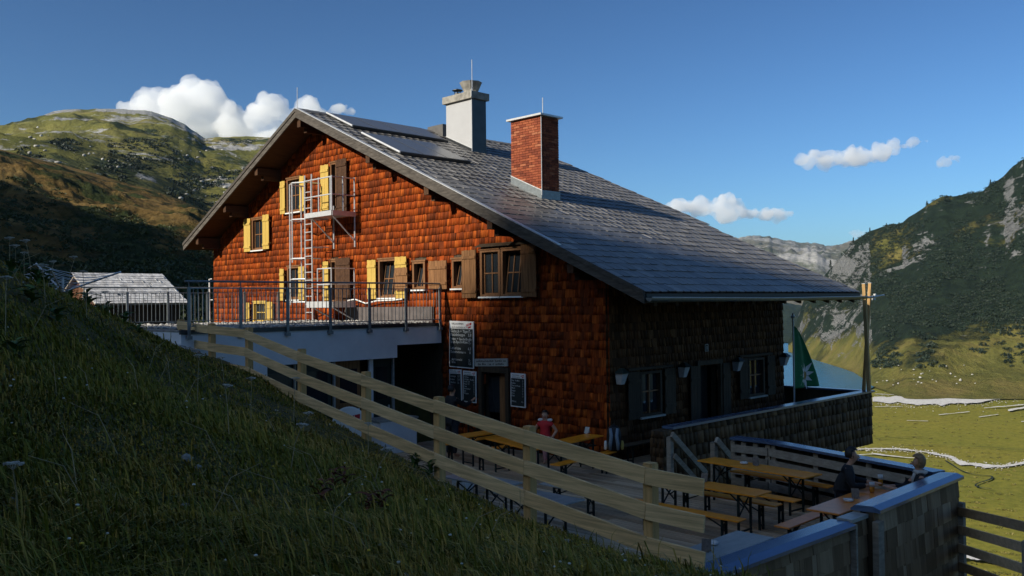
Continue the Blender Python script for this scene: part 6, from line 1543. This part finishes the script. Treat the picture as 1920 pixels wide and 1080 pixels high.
# rubble where the bank meets the deck
P_ = []
for _ in range(420):
    y = r_.uniform(6.6, 12.5); de = np.interp(y, [5.4, 7, 9, 13], [9.25, 9.6, 10.1, 10.2]); x = de+r_.normal(-.1, .22); P_.append((x, y, max(.02, float(ground_z(x, y)))+.01))
tag(pebbles('rubble', MT['pebble'], P_, .015, .055, 12), 'loose rubble along the edge of the deck below the fence', 'rubble')
# tiny flowers
V = []; F = []; k = 0; rr_ = []
for _ in range(260):
    a = r_.uniform(RAD(10), RAD(62)); d = math.exp(r_.uniform(math.log(4.2), math.log(17))); x, y = math.sin(a)*d, math.cos(a)*d
    if not in_grass(np.array([x]), np.array([y]))[0]: continue
    z = float(ground_z(x, y))+r_.uniform(.08, .2); s_ = r_.uniform(.008, .016)
    for c in ICO: V.append((x+c[0]*s_, y+c[1]*s_, z+c[2]*s_*.6))
    F += [(q[0]+k, q[1]+k, q[2]+k) for q in icf]; k += 12; rr_ += [r_.random()]*20
MT['petal'] = m_leaf('petals', [(.0, (.6, .6, .55)), (.55, (.62, .6, .5)), (.6, (.6, .42, .04)), (1, (.55, .40, .03))])
tag(np_mesh('wildflowers', V, F, MT['petal'], False, {'rnd': ('FACE', 'FLOAT', rr_)}), 'tiny white and yellow flowers dotted through the grass', 'flowers', kind='stuff')

# scrub, boulders and small trees on the slopes
def scatter_clumps(name, label, cat, sheet, N, smin, smax, mat, pick, ntri=46, seed=1, flat=.75):
    r = np.random.default_rng(seed); ob = bpy.data.objects[sheet]; me = ob.data
    co = np.empty(len(me.vertices)*3, np.float32); me.vertices.foreach_get('co', co); co = co.reshape(-1, 3)
    rel = co-EYE; dd = rel @ CF; px = 960+FPX*(rel @ CR)/np.maximum(dd, 1); py = 540-FPX*(rel @ CU)/np.maximum(dd, 1)
    ok = np.where((dd > 20) & (px > -60) & (px < 1980) & pick(px, py, co))[0]
    ch = r.choice(ok, min(N, len(ok)), replace=len(ok) < N); V = []; rv = []
    for c in ch:
        p = co[c]+np.append(r.uniform(-3, 3, 2)*smin*.4, 0); s_ = r.uniform(smin, smax)
        u = r.normal(size=(ntri, 3)); u /= np.linalg.norm(u, axis=1)[:, None]; u[:, 2] = np.abs(u[:, 2])
        cen = p+u*np.array((s_, s_, s_*flat))*r.uniform(.55, 1.0, (ntri, 1))*r.uniform(.75, 1.1)
        a = r.normal(size=(ntri, 3)); b_ = r.normal(size=(ntri, 3)); a *= s_*.26/np.linalg.norm(a, axis=1)[:, None]; b_ *= s_*.26/np.linalg.norm(b_, axis=1)[:, None]
        V.append(np.stack([cen-a, cen+a, cen+b_*1.3], 1).reshape(-1, 3)); rv.append(np.clip(r.random()*.6+r.random(ntri)*.4, 0, .999))
    V = np.concatenate(V); F = np.arange(len(V)).reshape(-1, 3)
    return tag(np_mesh(name, V, F, mat, False, {'rnd': ('FACE', 'FLOAT', np.concatenate(rv))}), label, cat, kind='stuff')
MT['scrub_near'] = m_leaf('heath_scrub', [(0, (.015, .026, .008)), (.6, (.045, .06, .016)), (.85, (.10, .10, .025)), (1, (.17, .13, .04))], .05)
MT['scrub_far'] = m_leaf('dwarf_pine', [(0, (.005, .012, .007)), (.6, (.014, .025, .013)), (1, (.034, .047, .021))], .02)
scatter_clumps('heath_scrub', 'low dark scrub growing over the heath hill behind the shed', 'scrub', 'heath_hill', 2600, .3, 1.0, MT['scrub_near'], lambda px, py, co: (px < 480) & (py > 335+.30*px+60*(fbm(px*.02, py*.03, 3, 29)-.5)), 30, 3)
scatter_clumps('dwarf_pines', 'dark dwarf pine scrub covering the right mountain', 'scrub', 'right_mountain', 5200, 1.2, 3.0, MT['scrub_far'], lambda px, py, co: (px > 1470) & (py < 600+.12*(px-1640)) & (fbm(px*.02, py*.03, 3, 9) > .42), 26, 4, .6)
scatter_clumps('meadow_scrub', 'scattered dark shrubs on the lower grassy slope at right', 'scrub', 'right_mountain', 260, 1.6, 4.0, MT['scrub_far'], lambda px, py, co: (px > 1640) & (py > 590) & (py < 690) & (fbm(px*.03, py*.05, 3, 19) > .55), 40, 5, .6)
scatter_clumps('mountain_scrub', 'dark green scrub patches on the left mountain', 'scrub', 'left_mountain', 2200, 1.2, 3.6, MT['scrub_far'], lambda px, py, co: (px < 560) & (py > 262) & (fbm(px*.018, py*.03, 3, 39) > .53), 20, 6, .45)
MT['tussock'] = m_leaf('meadow_tussock', [(0, (.05, .06, .012)), (.5, (.13, .12, .025)), (1, (.24, .19, .05))], .02)
scatter_clumps('tussocks', 'coarse grass tussocks over the valley meadow', 'grass', 'meadow', 2600, .5, 1.5, MT['tussock'], lambda px, py, co: (px > 1560) & (py > 742), 14, 15, .35)
def boulders(name, label, sheet, N, smin, smax, pick, seed):
    r = np.random.default_rng(seed); me = bpy.data.objects[sheet].data
    co = np.empty(len(me.vertices)*3, np.float32); me.vertices.foreach_get('co', co); co = co.reshape(-1, 3)
    rel = co-EYE; dd = rel @ CF; px = 960+FPX*(rel @ CR)/np.maximum(dd, 1); py = 540-FPX*(rel @ CU)/np.maximum(dd, 1)
    ok = np.where((dd > 20) & (px > -40) & (px < 1960) & pick(px, py))[0]; ch = r.choice(ok, min(N, len(ok)), replace=False)
    tag(pebbles(name, MT['pebble'], [tuple(co[c]+np.append(r.uniform(-4, 4, 2), 0)) for c in ch], smin, smax, seed), label, 'boulders')
boulders('boulders', 'pale boulders strewn over the left mountain', 'left_mountain', 260, .3, 1.3, lambda px, py: (px < 560) & (py > 235) & (fbm(px*.014, py*.02, 3, 55) > .52), 71)
boulders('boulders', 'pale boulders at the foot of the right mountain', 'right_mountain', 45, .3, 1.0, lambda px, py: (px > 1640) & (px < 1830) & (py > 680) & (py < 722), 72)
tag(pebbles('river_stones', MT['pebble'], _gp, .10, .34, 91), 'pale stones strewn along the gravel beds of the valley stream', 'stones')
def conifer(px, py, R, hgt, label):
    a, zc = crest_pt(px, py, R); p = (math.sin(a)*R, math.cos(a)*R, zc-hgt*.9)
    t_ = thing('conifer', label, 'tree', p, 0, 'lone conifers on the right ridge'); mb = MB(); mb.tube([(0, 0, -1), (0, 0, hgt)], [.22, .03], 6); mb.build('trunk', MT['darkwood'], t_)
    r = np.random.default_rng(int(px)); V = []
    for k in range(260):
        h = r.random()**.8; rad = (1-h)*hgt*.24*r.uniform(.4, 1); th = r.uniform(0, 6.28); c = np.array((rad*math.cos(th), rad*math.sin(th), hgt*(.12+.88*h)-rad*.25)); a_ = r.normal(size=3)*hgt*.045; b_ = r.normal(size=3)*hgt*.045; V += [c-a_, c+a_, c+b_]
    np_mesh('crown', np.array(V), np.arange(len(V)).reshape(-1, 3), MT['scrub_far'], False, {'rnd': ('FACE', 'FLOAT', r.random(260))}, t_)
for px, py, R, hg, lb in ((1557, 490, 1112, 9, 'conifer standing alone just above the roof corner, leftmost on the ridge'), (1600, 447, 1078, 7, 'short conifer where the ridge starts to climb'), (1631, 428, 1058, 6, 'small conifer on the first shoulder of the ridge'), (1662, 419, 1048, 5, 'bushy conifer on the flat of the first shoulder'), (1738, 379, 1030, 8, 'conifer on the skyline left of the second shoulder'), (1857, 338, 1018, 6, 'conifer on the steep step of the ridge at right')):
    conifer(px, py, R, hg, lb)

ordinals('dock plants at the left crest', 'of the broad-leaved docks at the left crest'); ordinals('stones in the bank', 'of the pale stones lying in the grassy bank'); ordinals('stones along the deck edge', 'of the pale stones along the foot of the bank')
ordinals('dry umbels on the bank', 'of the dry pale umbels standing on the bank'); ordinals('red-leaved herbs in the grass', 'of the red-leaved herbs in the grass')
# ================================================================== CLOUDS
def m_cloud(name, dens, an=.35):
    mt = bpy.data.materials.new(name); mt.use_nodes = True; t = mt.node_tree; t.nodes.clear()
    o = t.nodes.new('ShaderNodeOutputMaterial'); v = t.nodes.new('ShaderNodeVolumePrincipled')
    v.inputs['Color'].default_value = (1, 1, 1, 1); v.inputs['Density'].default_value = dens; v.inputs['Anisotropy'].default_value = 0.0
    t.links.new(v.outputs[0], o.inputs['Volume']); return mt
def cloud(label, D, discs, dens, seed, vox, amp):
    r = np.random.default_rng(seed); mb = bmesh.new(); c0 = depth(*discs[len(discs)//2][:2], D)
    for px, py, rp in discs:
        for k in range(3):
            q = depth(px+r.uniform(-.35, .35)*rp, py+r.uniform(-.2, .3)*rp, D+r.uniform(-.9, .9)*rp/FPX*D)-c0; rad = rp/FPX*D*(1 if k == 0 else r.uniform(.5, .8))
            bmesh.ops.create_icosphere(mb, subdivisions=3, radius=rad, matrix=Matrix.Translation(q) @ Matrix.Diagonal((1, 1, .85, 1)))
    me = bpy.data.meshes.new('cloud'); mb.to_mesh(me); mb.free(); me.materials.append(m_cloud('cloud_vapour_%d' % seed, dens))
    o = link('cloud', me); o.location = c0
    rm = o.modifiers.new('union', 'REMESH'); rm.mode = 'VOXEL'; rm.voxel_size = vox
    for i, (sz, am) in enumerate(((vox*14, amp*1.2), (vox*6.5, amp*1.05), (vox*3, amp*.55))):
        tx = bpy.data.textures.new('billow%d%d' % (seed, i), 'CLOUDS'); tx.noise_scale = sz; tx.noise_depth = 2
        dm = o.modifiers.new('billow', 'DISPLACE'); dm.texture = tx; dm.texture_coords = 'LOCAL'; dm.strength = am; dm.mid_level = .5
    r2_ = o.modifiers.new('clean', 'REMESH'); r2_.mode = 'VOXEL'; r2_.voxel_size = vox*.8
    tag(o, label, 'cloud', 'fair-weather clouds')
cloud('large white cumulus rising behind the left mountain', 3600, [(245, 205, 22), (275, 195, 32), (310, 190, 36), (350, 180, 40), (380, 185, 40), (420, 205, 36), (300, 235, 40), (370, 235, 50), (440, 240, 42), (480, 215, 32), (515, 205, 30), (545, 220, 28), (520, 250, 30), (580, 198, 22), (600, 215, 20), (635, 205, 16), (660, 212, 10), (470, 262, 34), (560, 256, 34), (610, 246, 30), (520, 270, 34), (330, 215, 34), (400, 160, 16), (350, 152, 16)], .016, 1, 7, 36)
def streak(pts, n, rmin, rmax, seed):
    r = np.random.default_rng(seed); out = []
    for q in range(n):
        f = (q+.5)/n*(len(pts)-1); x_ = np.interp(f, range(len(pts)), [p[0] for p in pts]); y_ = np.interp(f, range(len(pts)), [p[1] for p in pts]); w_ = np.interp(f, range(len(pts)), [p[2] for p in pts])
        out.append((x_+r.uniform(-5, 5), y_+r.uniform(-.35, .45)*w_, w_*r.uniform(rmin, rmax)))
    return out
cloud('flat white cloud above the roof end, highest on the right', 7000, streak([(1502, 302, 9), (1530, 293, 18), (1560, 298, 20), (1600, 299, 18), (1640, 289, 17), (1670, 278, 15), (1710, 267, 14), (1744, 261, 5)], 30, .45, 1.05, 7), .009, 2, 12, 70)
cloud('low white cloud behind the roof edge at right', 7000, streak([(1240, 396, 14), (1280, 391, 20), (1320, 386, 23), (1362, 383, 24), (1395, 396, 18), (1425, 401, 15), (1455, 396, 18), (1486, 400, 7)], 30, .45, 1.05, 8), .010, 3, 12, 70)
cloud('small wisp of cloud right of the flat cloud', 7000, streak([(1756, 307, 7), (1775, 301, 10), (1794, 293, 7)], 8, .5, 1.0, 9), .007, 4, 9, 44)
cloud('tiny wisp of cloud on the skyline left of the right mountain', 7000, streak([(1594, 438, 6), (1608, 435, 9), (1620, 437, 5)], 7, .5, 1.0, 10), .006, 5, 9, 40)
# ================================================================== HAZE
mt = bpy.data.materials.new('mountain_air'); mt.use_nodes = True; t = mt.node_tree; t.nodes.clear()
o_ = t.nodes.new('ShaderNodeOutputMaterial'); v_ = t.nodes.new('ShaderNodeVolumePrincipled')
v_.inputs['Color'].default_value = (.50, .74, 1.0, 1); v_.inputs['Density'].default_value = 3.4e-5; v_.inputs['Anisotropy'].default_value = .2
t.links.new(v_.outputs[0], o_.inputs['Volume'])
mb = MB(); mb.box2((-3000, -3000, -66), (9500, 9500, 545)); tag(mb.build('haze', mt), 'thin blue mountain air filling the valley', 'haze', kind='stuff')
